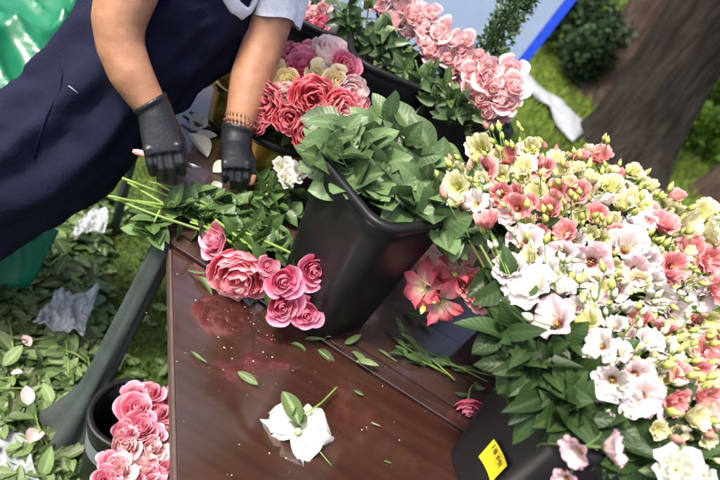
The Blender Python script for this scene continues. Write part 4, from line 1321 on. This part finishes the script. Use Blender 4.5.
# apron dress: a closed garment round the torso
ax_pts = [D(-130, 250, 1.62), D(-74, 204, 1.57), thigh, D(20, 159, 1.50), hipc, D(88, 116, 1.46), waist, D(136, 58, 1.43), D(164, 28, 1.42), D(192, 4, 1.41), D(214, -14, 1.40), D(234, -36, 1.39)]
ax_r = [(.20, .21), (.19, .20), (.172, .19), (.166, .185), (.160, .18), (.148, .165), (.142, .158), (.142, .158), (.140, .160), (.134, .165), (.122, .155), (.09, .13)]
dm = MB(); V = []
pts = [];
for i in range(len(ax_pts) - 1):
    for k in range(5): pts.append((ax_pts[i].lerp(ax_pts[i + 1], k / 5), tuple(np.array(ax_r[i]) * (1 - k / 5) + np.array(ax_r[i + 1]) * k / 5)))
pts.append((ax_pts[-1], ax_r[-1]))
n = len(pts); s = 72
for i, (c, (rx, ry)) in enumerate(pts):
    t = (pts[min(i + 2, n - 1)][0] - pts[max(i - 2, 0)][0]).normalized()
    fx = IX * .62 - IY * .78 * .55
    x = (fx - t * fx.dot(t)).normalized(); y = t.cross(x)
    for k in range(s):
        a = 2 * PI * k / s
        v = i / n
        p = c + x * math.cos(a) * rx + y * math.sin(a) * ry
        f1 = mnoise.noise(Vector((math.cos(a) * 2.2, math.sin(a) * 2.2, v * 3.0))) * .022
        f2 = .0085 * math.sin(9 * a + 6 * v + 3 * mnoise.noise(Vector((a, v * 4, 1)))) * (1.3 - v)
        f3 = .015 * mnoise.noise(Vector((math.cos(a) * 5, math.sin(a) * 5, v * 16)))
        V.append(tuple(p + (x * math.cos(a) + y * math.sin(a)) * (f1 + f2 + f3)))
F = grid_faces(s, n, True); F.append(tuple(range((n - 1) * s, n * s)))
dm.add(V, F)
dress = dm.build('apron_dress', M['navy'], pr, loc=PO)


def dress_pt(px, py):
    """where a pixel's ray first meets the garment (so that pocket, tie and collar sit on its cloth)"""
    from mathutils.bvhtree import BVHTree
    global _bvh
    if '_bvh' not in globals():
        _bvh = BVHTree.FromPolygons([Vector(v) for v in V_DRESS], F_DRESS)
    r = ray(px, py)
    h = _bvh.ray_cast(CAM, r.normalized())
    return (h[0], h[1]) if h[0] else (None, None)


V_DRESS, F_DRESS = V, F
# pocket seam piping and the second seam running down the apron
m = MB()
pp = [dress_pt(x, y) for x, y in ((69, 86), (73, 89), (78, 93))]
pp = [a + b * .002 for a, b in pp if a]
if len(pp) > 1: tube(m, pp, .0014, 6); m.build('pocket_piping', M['white_cloth'], pr, loc=PO)
m = MB()
pp = [dress_pt(x, y) for x, y in ((58, 62), (62, 74), (60, 90), (52, 105), (44, 122), (38, 140), (34, 158))]
pp = [a + b * .001 for a, b in pp if a]
if len(pp) > 1: tube(m, pp, .0022, 6); m.build('apron_seam', M['navy'], pr, loc=PO)
# apron tie at the back
m = MB()
q0 = D(98, 6, 1.30)
for (ddx, ddy, L) in ((-16, 10, .05), (-10, 3, .045), (-4, 14, .06)):
    q1 = D(98 + ddx, 8 + ddy, 1.33)
    tube(m, [q0, (q0 + q1) / 2 + Vector((0, 0, .012)), q1], [(.006, .010), (.013, .018), (.008, .012)], 10)
m.build('apron_tie', M['navy'], pr, loc=PO)
# white sleeve of the far arm and the white neckline
m = MB(); V = []; n, s = 12, 36
a0, a1 = D(274, 20, 1.425), sh_f + Vector((.0, 0, .02))
for i in range(n):
    v = i / (n - 1); c = a0.lerp(a1, v); t = (a1 - a0).normalized(); x = t.orthogonal().normalized(); y = t.cross(x)
    rr = .062 + .012 * v
    for k in range(s):
        a = 2 * PI * k / s
        r2 = rr * (1 + .05 * math.sin(7 * a + 4 * v) * (1 - v * .5) + .03 * math.sin(13 * a - 3 * v))
        V.append(tuple(c + x * math.cos(a) * r2 + y * math.sin(a) * r2 + t * .006 * math.sin(3 * a) * (1 - v)))
m.add(V, grid_faces(s, n, True)); m.build('sleeve', M['sleeve'], pr, loc=PO)
m = MB()
pp = [dress_pt(x, y) for x, y in ((222, -14), (228, -3), (235, 7), (243, 13), (249, 9), (254, 0), (258, -10))]
pp = [a + b * .004 for a, b in pp if a]
if len(pp) > 2:
    tube(m, pp, [(.016, .007)] * len(pp), 10); m.build('collar', M['sleeve'], pr, loc=PO)


def glove(arm, wr, kn, tip, k_, curl, thumb_side, parent, bare_thumb, seed):
    """right size hand in a glove: cuff, palm, four unequal bent fingers and a thumb leaving the side of the palm"""
    d = (kn - wr).normalized(); tc = (CAM - wr).normalized()
    s_ = d.cross(tc).normalized(); nrm = s_.cross(d).normalized()   # s_ points to picture left or right, nrm towards the viewer
    if s_.dot(IX) < 0: sx = -s_
    else: sx = s_
    mb = MB(); L = (kn - wr).length
    tube(mb, [wr - arm * .022, wr - arm * .006, wr + d * .018, wr + d * L * .55, kn, kn + d * .012], [(.0372, .0368), (.0352, .0342), (.0365, .0310), (.041 * k_, .0235), (.0415 * k_, .0140), (.039 * k_, .0100)], 40, side=sx)
    tube(mb, [wr - arm * .025, wr - arm * .020, wr - arm * .015], [(.0385, .038), (.0400, .0392), (.0378, .037)], 16, side=sx)
    lens = (1.0, 1.1, 1.04, .84) if thumb_side < 0 else (.84, 1.04, 1.1, 1.0)
    tips = []
    rr = random.Random(seed)
    for i in range(4):
        tube(mb, [kn + sx * ((-1.5 + i) * .0208 * k_) + d * (-.012), kn + sx * ((-1.5 + i) * .0208 * k_) + nrm * .0035, kn + sx * ((-1.5 + i) * .0208 * k_) + d * .012 - nrm * .001], [.006, .0108 * k_, .008], 12)
        o = (-1.5 + i) * .0208 * k_
        k0 = kn + sx * o - d * (.004 * abs(i - 1.5)) - nrm * .002
        l = lens[i]
        f1 = (d * math.cos(curl[0]) - nrm * math.sin(curl[0]) + sx * o * .4).normalized()
        c2 = curl[0] + curl[1] + rr.uniform(-.1, .1)
        f2 = (d * math.cos(c2) - nrm * math.sin(c2)).normalized()
        c3 = c2 + curl[2]
        f3 = (d * math.cos(c3) - nrm * math.sin(c3)).normalized()
        l *= k_ ** .5; a = k0 + f1 * .040 * l; b = a + f2 * .027 * l; c = b + f3 * .021 * l
        tube(mb, [k0 - d * .015, k0, k0 + f1 * .02 * l, a, a + f2 * .013 * l, b, c - f3 * .006, c], [x * k_ for x in (.0098, .0106, .0100, .0104, .0094, .0096, .0088, .005)], 12)
    t0 = wr + d * .028 + sx * thumb_side * .026 * k_ - nrm * .006
    t1 = t0 + (d * .85 + sx * thumb_side * (.45 if bare_thumb else .30) - nrm * .45).normalized() * .034
    t2 = t1 + (d * .9 + sx * thumb_side * .05 - nrm * .35).normalized() * .028
    t3 = t2 + (d * .9 - sx * thumb_side * .25 - nrm * .1).normalized() * .022
    if bare_thumb:
        tube(mb, [wr + d * .018 + sx * thumb_side * .015, t0, t1, t2 - (t2 - t1) * .1], [.017, .0165, .0128, .0118], 12)
    else:
        tube(mb, [wr + d * .018 + sx * thumb_side * .015, t0, t1, t2, t3 - (t3 - t2) * .25, t3], [.017, .0165, .0128, .0115, .0100, .006], 12)
    go = mb.build('glove', M['glove'], parent, loc=PO)
    q = go.modifiers.new('remesh', 'REMESH'); q.mode = 'VOXEL'; q.voxel_size = .0020; q.use_smooth_shade = True
    q = go.modifiers.new('smooth', 'SMOOTH'); q.iterations = 14; q.factor = .5
    if bare_thumb:
        m = MB(); tube(m, [t2 - (t2 - t1) * .25, t2, t2.lerp(t3, .6), t2.lerp(t3, .92), t3], [.0102, .0105, .0100, .0075, .003], 12)
        m.build('thumb', M['skin'], parent, loc=PO)
    return d, sx, nrm


gn = glove((wr_n - fa_n).normalized(), wr_n, D(163, 148, 1.255), None, .94, (.25, .75, .6), 1, pr, False, 3)
gf = glove((wr_f - D(244, 108, 1.425)).normalized(), wr_f, D(236, 164, 1.405), None, .80, (.40, .85, .8), 1, pr, True, 4)
# dotted bracelet on the far wrist
m = MB()
dd = (D(235, 165, 1.405) - wr_f).normalized(); x = dd.orthogonal().normalized(); y = dd.cross(x); dd = (wr_f - D(244, 108, 1.425)).normalized(); x = dd.orthogonal().normalized(); y = dd.cross(x); cc = wr_f - dd * .033 + Vector((.002, 0, 0))
for k in range(26):
    a = 2 * PI * k / 26
    q = cc + (x * math.cos(a) + y * math.sin(a)) * .0375
    tube(m, [q - dd * .004, q, q + dd * .004], [.0012, .0030, .0012], 6)
    q2 = cc - dd * .013 + (x * math.cos(a + .1) + y * math.sin(a + .1)) * .0385
    tube(m, [q2 - dd * .006, q2, q2 + dd * .004], [.0004, .0013, .0004], 5)
m.build('bracelet', simple_mat('brown_beads', (.14, .06, .04), (.06, .03, .025), rough=.4, scale=120), pr, loc=PO)

# knife held in the near glove: pink handle, dark blade
k0, k1, k2 = D(133, 151, 1.30), D(176, 162, 1.30), D(202, 168, 1.295)
kr = empty('florist_knife', k0); tag(kr, 'small knife with a pink handle held in the glove nearer to the camera', 'knife')
m = MB(); tube(m, [Vector(), (k1 - k0) * .1, (k1 - k0) * .5, k1 - k0], [.004, .0066, .007, .006], 10); m.build('handle', M['pink_plastic'], kr)
m = MB(); tube(m, [k1 - k0, (k1.lerp(k2, .6)) - k0, k2 - k0], [(.0055, .0008), (.005, .0008), (.0008, .0004)], 8, side=IY); m.build('blade', M['steel'], kr)
# secateurs lying beside the gold pots
sc0 = Wz(203, 124, ZT + .012)
sr = empty('secateurs', sc0); tag(sr, 'black handled secateurs lying on the planks behind the bare forearm', 'secateurs')
for s_ in (-1, 1):
    m = MB(); tube(m, [Vector((.06, .02, 0)), Vector((.03, .015 + s_ * .01, 0)), Vector((0, s_ * .02, .002)), Vector((-.05, s_ * .016, .002))], [(.004, .003), (.005, .004), (.0055, .0045), (.004, .004)], 10)
    m.build('handle', M['black_rubber'], sr)
m = MB(); tube(m, [Vector((.055, .02, 0)), Vector((.085, .03, 0)), Vector((.115, .035, 0))], [(.010, .003), (.009, .003), (.001, .001)], 8); m.build('blade', M['steel'], sr)

# ------------------------------------------------------------------ clippings, film and sheets on the lawn
q = random.Random(21)
lm = MB()


def on_clip(x, y):
    px, py = pix(Vector((x, y, .03)))
    return (-60 < px < 190 and 150 < py < 520)


cnt = 0
while cnt < 1750:
    x, y = q.uniform(-1.25, -.28), q.uniform(.5, 1.75)
    if not on_clip(x, y): continue
    px, py = pix(Vector((x, y, .03)))
    if px > 105 and 215 < py and q.random() < .93: continue     # the clear strip of lawn beside the leg
    if px > 70 and py < 290 and q.random() < .35: continue
    cnt += 1
    z = q.uniform(.012, .06) * (1.0 if px < 80 else .6)
    dd = Vector((q.uniform(-1, 1), q.uniform(-1, 1), q.uniform(-.35, .35)))
    L = q.uniform(.036, .078) if px < 90 else q.uniform(.03, .06)
    add_leaf(lm, Vector((x, y, z)), dd, Vector((0, 0, 1)) + rdir(q) * .55, L, L * q.uniform(.42, .62), q.uniform(-.2, .5), q.uniform(.1, .4), 6, q)
tag(lm.build('leaf_clippings', M['leaf_cut']), 'deep litter of cut green leaves on the lawn left of the table', 'leaf clippings', kind='stuff')
lm = MB()
cnt = 0
while cnt < 900:
    x, y = q.uniform(-1.25, -.30), q.uniform(.5, 1.75)
    if not on_clip(x, y): continue
    px, py = pix(Vector((x, y, .03)))
    if px > 105 and 215 < py and q.random() < .95: continue
    cnt += 1
    dd = Vector((q.uniform(-1, 1), q.uniform(-1, 1), q.uniform(-.35, .35))); L = q.uniform(.03, .065)
    add_leaf(lm, Vector((x, y, q.uniform(.01, .05))), dd, Vector((0, 0, 1)) + rdir(q) * .6, L, L * q.uniform(.42, .62), q.uniform(-.2, .5), q.uniform(.1, .4), 6, q)
tag(lm.build('leaf_clippings', M['leaf_rose']), 'darker rose leaves mixed through the leaf litter on the lawn', 'leaf clippings', kind='stuff')
sm = MB()
for i in range(90):
    x, y = q.uniform(-1.1, -.35), q.uniform(.6, 1.6)
    px, py = pix(Vector((x, y, .03)))
    if not on_clip(x, y) or px > 105: continue
    a = q.uniform(0, 6.28); L = q.uniform(.05, .16); p0 = Vector((x, y, q.uniform(.03, .06)))
    tube(sm, [p0, p0 + Vector((math.cos(a) * L / 2, math.sin(a) * L / 2, q.uniform(-.005, .015))), p0 + Vector((math.cos(a) * L, math.sin(a) * L, q.uniform(-.02, .02)))], [.0022, .002, .0016], 6, pigc=q.random())
tag(sm.build('stem_clippings', M['stem_bright']), 'short cut stems strewn through the leaf litter', 'stem clippings', kind='stuff')
for i, (px, py, L, nm) in enumerate([(28, 405, .05, 'shrivelled tan petal on the leaf litter near the fabric drape'), (40, 432, .06, 'large beige petal on the litter by the flaring cloth'), (12, 372, .03, 'pale pink petal at the left edge of the litter'), (30, 346, .035, 'beige petal near the clear film on the litter')]):
    p = Wz(px, py, .06); m = MB(); V, F, P = leaf_geo(L, L * .7, -.3, .5, 6)
    m.add(V, F, [(.6, .5, 1)] * len(V), frame(Vector(), Vector((0, 0, 1)) + rdir() * .3, i))
    o = m.build('fallen_petal', M['peony_blush'], None, loc=p); tag(o, nm, 'petal', 'faded petals on the litter')


def crumple(name, corners, nu, nv, amp, fr, mat, label, cat, seed, lift=0.0, fn=None):
    """a sheet through four ground corners, crumpled upwards"""
    m = MB(); V = []
    a, b, c, d = corners
    for j in range(nv):
        v = j / (nv - 1)
        for i in range(nu):
            u = i / (nu - 1)
            p = (a * (1 - u) + b * u) * (1 - v) + (d * (1 - u) + c * u) * v
            h = abs(mnoise.noise(Vector(((p.x * .8 + p.y * .6) * fr * 1.8, (p.y * .8 - p.x * .6) * fr * .6, seed)))) + .5 * abs(mnoise.noise(Vector((p.x * fr * 2.3, p.y * fr * 2.3, seed + 5)))) + .2 * mnoise.noise(Vector((p.x * fr * 6, p.y * fr * 6, seed + 9)))
            if name == 'plastic_sheet': h = .5 * h + .75 * (1 - abs(mnoise.noise(Vector(((p.x * .8 + p.y * .6) * 3.2, (p.y * .8 - p.x * .6) * 1.0, seed + 20))))) ** 5 + .4 * (1 - abs(mnoise.noise(Vector(((p.x * .3 + p.y * .95) * 4.2, (p.y * .3 - p.x * .95) * 1.2, seed + 30))))) ** 7
            z = p.z + lift + amp * h
            if fn: z += fn(u, v)
            V.append((p.x + .3 * amp * mnoise.noise(Vector((p.x * fr, p.y * fr, seed + 2))), p.y + .3 * amp * mnoise.noise(Vector((p.x * fr, p.y * fr, seed + 3))), z))
    m.add(V, grid_faces(nu, nv))
    o = m.build(name, mat)
    q = o.modifiers.new('thickness', 'SOLIDIFY'); q.thickness = .0006
    return tag(o, label, cat)


g0 = Vector((-1.0, 1.28, .02))
crumple('plastic_sheet', [Vector((-2.9, 1.15, .02)), Vector((-1.12, 1.62, .02)), Vector((-1.55, 3.7, .02)), Vector((-3.8, 3.7, .02))], 130, 120, .16, 1.5, M['tarp'], 'crinkled glossy bright green plastic sheet heaped on the lawn behind the person', 'plastic sheet', 3.3, .02, lambda u, v: .25 * v)
crumple('plastic_bag', [Wz(-40, 300, .02), Wz(26, 300, .0), Wz(58, 238, .18), Wz(-10, 215, .26)], 30, 24, .04, 5, M['bag'], 'dark green plastic bag corner on the litter below the apron hem', 'plastic bag', 8.1, .03)
crumple('plastic_film', [Wz(30, 330, .05), Wz(82, 345, .05), Wz(98, 296, .05), Wz(58, 300, .05)], 42, 42, .05, 16, M['film'], 'crumpled clear plastic film on the litter beside the draped leg', 'plastic film', 1.2, .02)
crumple('plastic_film', [Wz(66, 240, .05), Wz(104, 238, .05), Wz(106, 212, .05), Wz(88, 218, .05)], 38, 38, .05, 16, M['film'], 'small white plastic film scrap under the apron edge', 'plastic film', 2.2, .02)
crumple('plastic_film', [Wz(-14, 490, .03), Wz(44, 505, .03), Wz(24, 440, .03), Wz(-14, 425, .03)], 40, 40, .02, 9, M['film'], 'clear film scrap at the lower left corner of the litter', 'plastic film', 4.2, .02)

# ------------------------------------------------------------------ behind the tables: board, branch, white strip
bd = empty('display_board', Vector((-.15, 4.0, 0)))
tag(bd, 'leaning pale blue board with a bright blue edge behind the spray roses', 'board')
e0 = Wz(457, 139, 0.0); e1 = W(569, -6, 3.62)
e1 = e0 + (e1 - e0) * 1.25
lft = Vector((-1.35, .05, 0)); th = Vector((0, .04, 0))
m = MB()
cs = [e0 + lft, e0, e1, e1 + lft]
m.add([tuple(c) for c in cs] + [tuple(c + th) for c in cs], [(0, 1, 2, 3), (7, 6, 5, 4), (0, 4, 5, 1), (2, 6, 7, 3), (3, 7, 4, 0), (1, 5, 6, 2)])
m.build('panel', M['panel'], bd, False, -bd.location)
m = MB(); ww = Vector((.055, 0, 0))
cs = [e0 + Vector((.002, -.006, 0)), e0 + Vector((.002, -.006, 0)) + ww, e1 + Vector((.002, -.006, 0)) + ww, e1 + Vector((.002, -.006, 0))]; t2_ = Vector((0, .052, 0))
m.add([tuple(c) for c in cs] + [tuple(c + t2_) for c in cs], [(0, 1, 2, 3), (7, 6, 5, 4), (0, 4, 5, 1), (2, 6, 7, 3), (3, 7, 4, 0), (1, 5, 6, 2)])
m.build('edge_strip', M['blue'], bd, False, -bd.location)

br0 = PB2 + Vector((.02, .05, .80))
br = empty('box_branch', br0); sm = MB(); lm = MB()
btip = W(545, -30, 1.80); bmid = W(478, 42, 1.78)
pts = bez(br0, br0 + Vector((0, 0, .15)), bmid, btip, 24)
tube(sm, [p - br0 for p in pts], .004, 6); sm.build('stem', M['bark'], br)
for p in pts[9:]:
    for k in range(150):
        o2 = rdir(); rr = rng.random() ** .6 * .048
        add_leaf(lm, p - br0 + o2 * rr + (pts[-1] - pts[-2]) * rng.uniform(-.5, .5), o2 + Vector((0, 0, .3)), rdir() + Vector((0, -.5, 1)), rng.uniform(.011, .020), rng.uniform(.007, .012), .1, .2, 4)
lm.build('leaves', M['leaf_box'], br)
tag(br, 'dense dark green box branch standing in front of the pale blue board', 'branch')

m = MB(); V = []
ctr = [(508, 56, 6), (520, 70, 6), (533, 82, 5), (545, 92, 4), (556, 101, 6), (568, 114, 11), (584, 131, 12)]
for i in range(25):
    f = i / 24 * (len(ctr) - 1); a = int(min(f, len(ctr) - 2)); k = f - a
    x = ctr[a][0] * (1 - k) + ctr[a + 1][0] * k; y = ctr[a][1] * (1 - k) + ctr[a + 1][1] * k; hw = ctr[a][2] * (1 - k) + ctr[a + 1][2] * k
    for j in range(7):
        u = -1 + j / 3
        p = Wz(x + u * hw * .75, y - u * hw * .65, .10)
        p.z = .06 + .05 * mnoise.noise(Vector((i * .22, j * .5, 2))) + .04 * math.cos(u * 1.5)
        V.append(tuple(p))
m.add(V, grid_faces(7, 25))
o = m.build('white_cloth_strip', M['white_cloth']); q_ = o.modifiers.new('thickness', 'SOLIDIFY'); q_.thickness = .004
tag(o, 'long twisted white cloth strip lying on the grass left of the tree trunk', 'cloth')


# ------------------------------------------------------------------ trees and shrubs
def leaf_cloud(mb, centres, n, size, seed, sy=1.0):
    qn = np.random.default_rng(seed)
    ci = qn.integers(0, len(centres), n)
    C = np.array([c[:3] for c in centres])[ci]; R = np.array([c[3] for c in centres])[ci]
    dv = qn.normal(0, 1, (n, 3)); dv /= np.linalg.norm(dv, axis=1)[:, None]
    P0 = C + dv * (R * qn.uniform(.35, 1.0, n) ** .6)[:, None]
    ax = qn.normal(0, 1, (n, 3)); ax /= np.linalg.norm(ax, axis=1)[:, None]
    bx = np.cross(ax, qn.normal(0, 1, (n, 3))); bx /= np.linalg.norm(bx, axis=1)[:, None]
    L = (size * qn.uniform(.6, 1.4, n))[:, None]
    V = np.stack([P0, P0 + ax * L * .5 + bx * L * .28, P0 + ax * L, P0 + ax * L * .5 - bx * L * .28], 1)
    Pg = np.zeros((n, 4, 3)); Pg[:, :, 0] = np.array([0, .5, 1, .5]); Pg[:, :, 1] = qn.uniform(0, 1, n)[:, None]; Pg[:, :, 2] = 1
    mb.add(V.reshape(-1, 3), [(4 * i, 4 * i + 1, 4 * i + 2, 4 * i + 3) for i in range(n)], Pg.reshape(-1, 3))


def tree(base, top_dir, r0, h, bark, label, seed, crown_n=5000, leaf='leaf_tree', crown_z=(4.5, 8.5), crown_r=2.6, leafsz=.14, limb_list=()):
    q = random.Random(seed)
    root = empty('tree', base); tag(root, label, 'tree', 'tree trunks behind the flowers')
    m = MB(); V = []; n, s = 40, 40
    for i in range(n):
        v = i / (n - 1); z = h * v
        c = Vector((top_dir[0] * z, top_dir[1] * z, z - .05))
        rr = r0 * (1 - .45 * v) + r0 * .5 * math.exp(-z * 3.2)
        for k in range(s):
            a = 2 * PI * k / s
            r2 = rr * (1 + .09 * math.sin(5 * a + seed) * math.exp(-z * .8) + .05 * mnoise.noise(Vector((math.cos(a) * 3, math.sin(a) * 3, z * 1.2 + seed))) + .03 * mnoise.noise(Vector((math.cos(a) * 9, math.sin(a) * 9, z * 2.5 + seed))))
            V.append((c.x + math.cos(a) * r2, c.y + math.sin(a) * r2, c.z))
    m.add(V, grid_faces(s, n, True)); m.build('trunk', M[bark], root)
    cen = []
    lm = MB()
    for k in range(7):
        a = k * 2.4 + q.random(); z0 = h * q.uniform(.62, .95)
        st = Vector((top_dir[0] * z0, top_dir[1] * z0, z0)); L = crown_r * q.uniform(.6, 1.0)
        en = st + Vector((math.cos(a) * L, math.sin(a) * L, L * q.uniform(.3, .9)))
        tube(lm, [st, st.lerp(en, .5) + Vector((0, 0, .2)), en], [r0 * .35, r0 * .2, .03], 8)
        for j in range(4):
            cen.append((*(st.lerp(en, q.uniform(.4, 1.1)) + rdir(q) * .6), q.uniform(.5, 1.0)))
    lm.build('limbs', M[bark], root)
    for c in limb_list:
        cen.append(c)
    cm_ = MB(); leaf_cloud(cm_, cen, crown_n, leafsz, seed); cm_.build('crown', M[leaf], root)
    return root


T1 = Vector((1.60, 5.35, 0))
tree(T1, (-.15, .0), .315, 10.5, 'bark', 'thick dark tree trunk standing nearest behind the lisianthus', 5, 2600)
T2 = Wz(592, 98, 0); T2 = Vector((1.66, 6.9, 0))
tree(T2, (-.15, .0), .42, 11, 'bark_pale', 'brown tree trunk half hidden behind the left side of the dark one', 8, 2200)
T3 = Vector((2.74, 5.6, 0))
tree(T3, (-.10, 0), .28, 10, 'bark_pale', 'tree trunk cut off by the right edge of the picture', 11, 2200)


def shrub(c, rx, h, leaf, label, seed, n=3500, leafsz=.07, group='shrubs behind the trees'):
    q = random.Random(seed)
    root = empty('shrub', c); tag(root, label, 'shrub', group)
    sm = MB(); cen = []
    for k in range(9):
        a = q.uniform(0, 6.28); L = rx * q.uniform(.2, .85)
        en = Vector((math.cos(a) * L, math.sin(a) * L, h * q.uniform(.35, .95)))
        tube(sm, [Vector((0, 0, -.02)), en * .5 + Vector((0, 0, .1)), en], [.03, .02, .008], 6)
        cen.append((*en, rx * q.uniform(.25, .45)))
        cen.append((*(en * .6), rx * q.uniform(.25, .4)))
    sm.build('stem', M['bark'], root)
    m = MB(); leaf_cloud(m, cen, n, leafsz, seed); m.build('foliage', M[leaf], root)


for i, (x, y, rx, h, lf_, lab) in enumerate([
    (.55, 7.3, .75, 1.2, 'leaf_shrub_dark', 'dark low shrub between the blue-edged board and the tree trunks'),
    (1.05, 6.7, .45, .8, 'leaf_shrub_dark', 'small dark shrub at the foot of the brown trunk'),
    (.35, 9.8, .9, 1.6, 'leaf_tree', 'bright green shrub at the top edge between the board and the trunks'),
    (2.55, 7.9, .8, 1.0, 'leaf_tree', 'bright green shrub in the gap right of the thick dark trunk'),
    (3.6, 8.3, 1.0, 1.3, 'leaf_tree', 'large bright shrub far behind at the right edge'),
    (2.9, 10.4, 1.1, 1.6, 'leaf_tree', 'bright green shrub just right of the thick trunk, farther back'),
    (1.35, 11.0, .9, 1.7, 'leaf_tree', 'bright green shrub far behind at the top edge left of the trunks'),
    (-.9, 9.0, 1.1, 1.7, 'leaf_tree', 'bright shrub hidden behind the pale blue board'),
    (Wz(712, 128, 0).x, Wz(712, 128, 0).y, .55, .7, 'leaf_tree', 'low bright green bush right of the dark trunk near the cut-off trunk'),
    (Wz(700, 92, 0).x, Wz(700, 92, 0).y, .7, .8, 'leaf_tree', 'bright green bush beside the upper right side of the dark trunk'),
    (Wz(676, 160, 0).x + .25, Wz(676, 160, 0).y + .6, .4, .45, 'leaf_tree', 'lowest bright green clump right of the foot of the dark trunk'),
    (Wz(735, 95, 0).x, Wz(735, 95, 0).y, .9, 1.1, 'leaf_tree', 'bright bush at the upper right edge beyond the cut-off trunk'),
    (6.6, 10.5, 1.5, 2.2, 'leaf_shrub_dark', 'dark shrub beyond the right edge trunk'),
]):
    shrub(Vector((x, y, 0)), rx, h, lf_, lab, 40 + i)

# ------------------------------------------------------------------ labels that need a count
ORD = ['first', 'second', 'third', 'fourth', 'fifth', 'sixth', 'seventh', 'eighth', 'ninth', 'tenth', 'eleventh', 'twelfth', 'thirteenth', 'fourteenth', 'fifteenth', 'sixteenth', 'seventeenth', 'eighteenth', 'nineteenth', 'twentieth',
       'twenty-first', 'twenty-second', 'twenty-third', 'twenty-fourth', 'twenty-fifth', 'twenty-sixth', 'twenty-seventh', 'twenty-eighth', 'twenty-ninth', 'thirtieth', 'thirty-first', 'thirty-second', 'thirty-third', 'thirty-fourth', 'thirty-fifth', 'thirty-sixth', 'thirty-seventh', 'thirty-eighth', 'thirty-ninth', 'fortieth', 'forty-first', 'forty-second', 'forty-third', 'forty-fourth', 'forty-fifth', 'forty-sixth', 'forty-seventh', 'forty-eighth', 'forty-ninth', 'fiftieth', 'fifty-first', 'fifty-second', 'fifty-third', 'fifty-fourth']
sets = {}
for o, desc, where, p in PENDING:
    sets.setdefault((desc, where), []).append((pix(p)[0], o))
for (desc, where), L in sets.items():
    L.sort(key=lambda e: e[0])
    for i, (_, o) in enumerate(L):
        if len(L) == 1: o['label'] = f'only {desc} {where}'
        elif i == 0: o['label'] = f'leftmost {desc} {where}'
        elif i == len(L) - 1: o['label'] = f'rightmost {desc} {where}'
        else: o['label'] = f'{ORD[i]} {desc} from the left {where}'
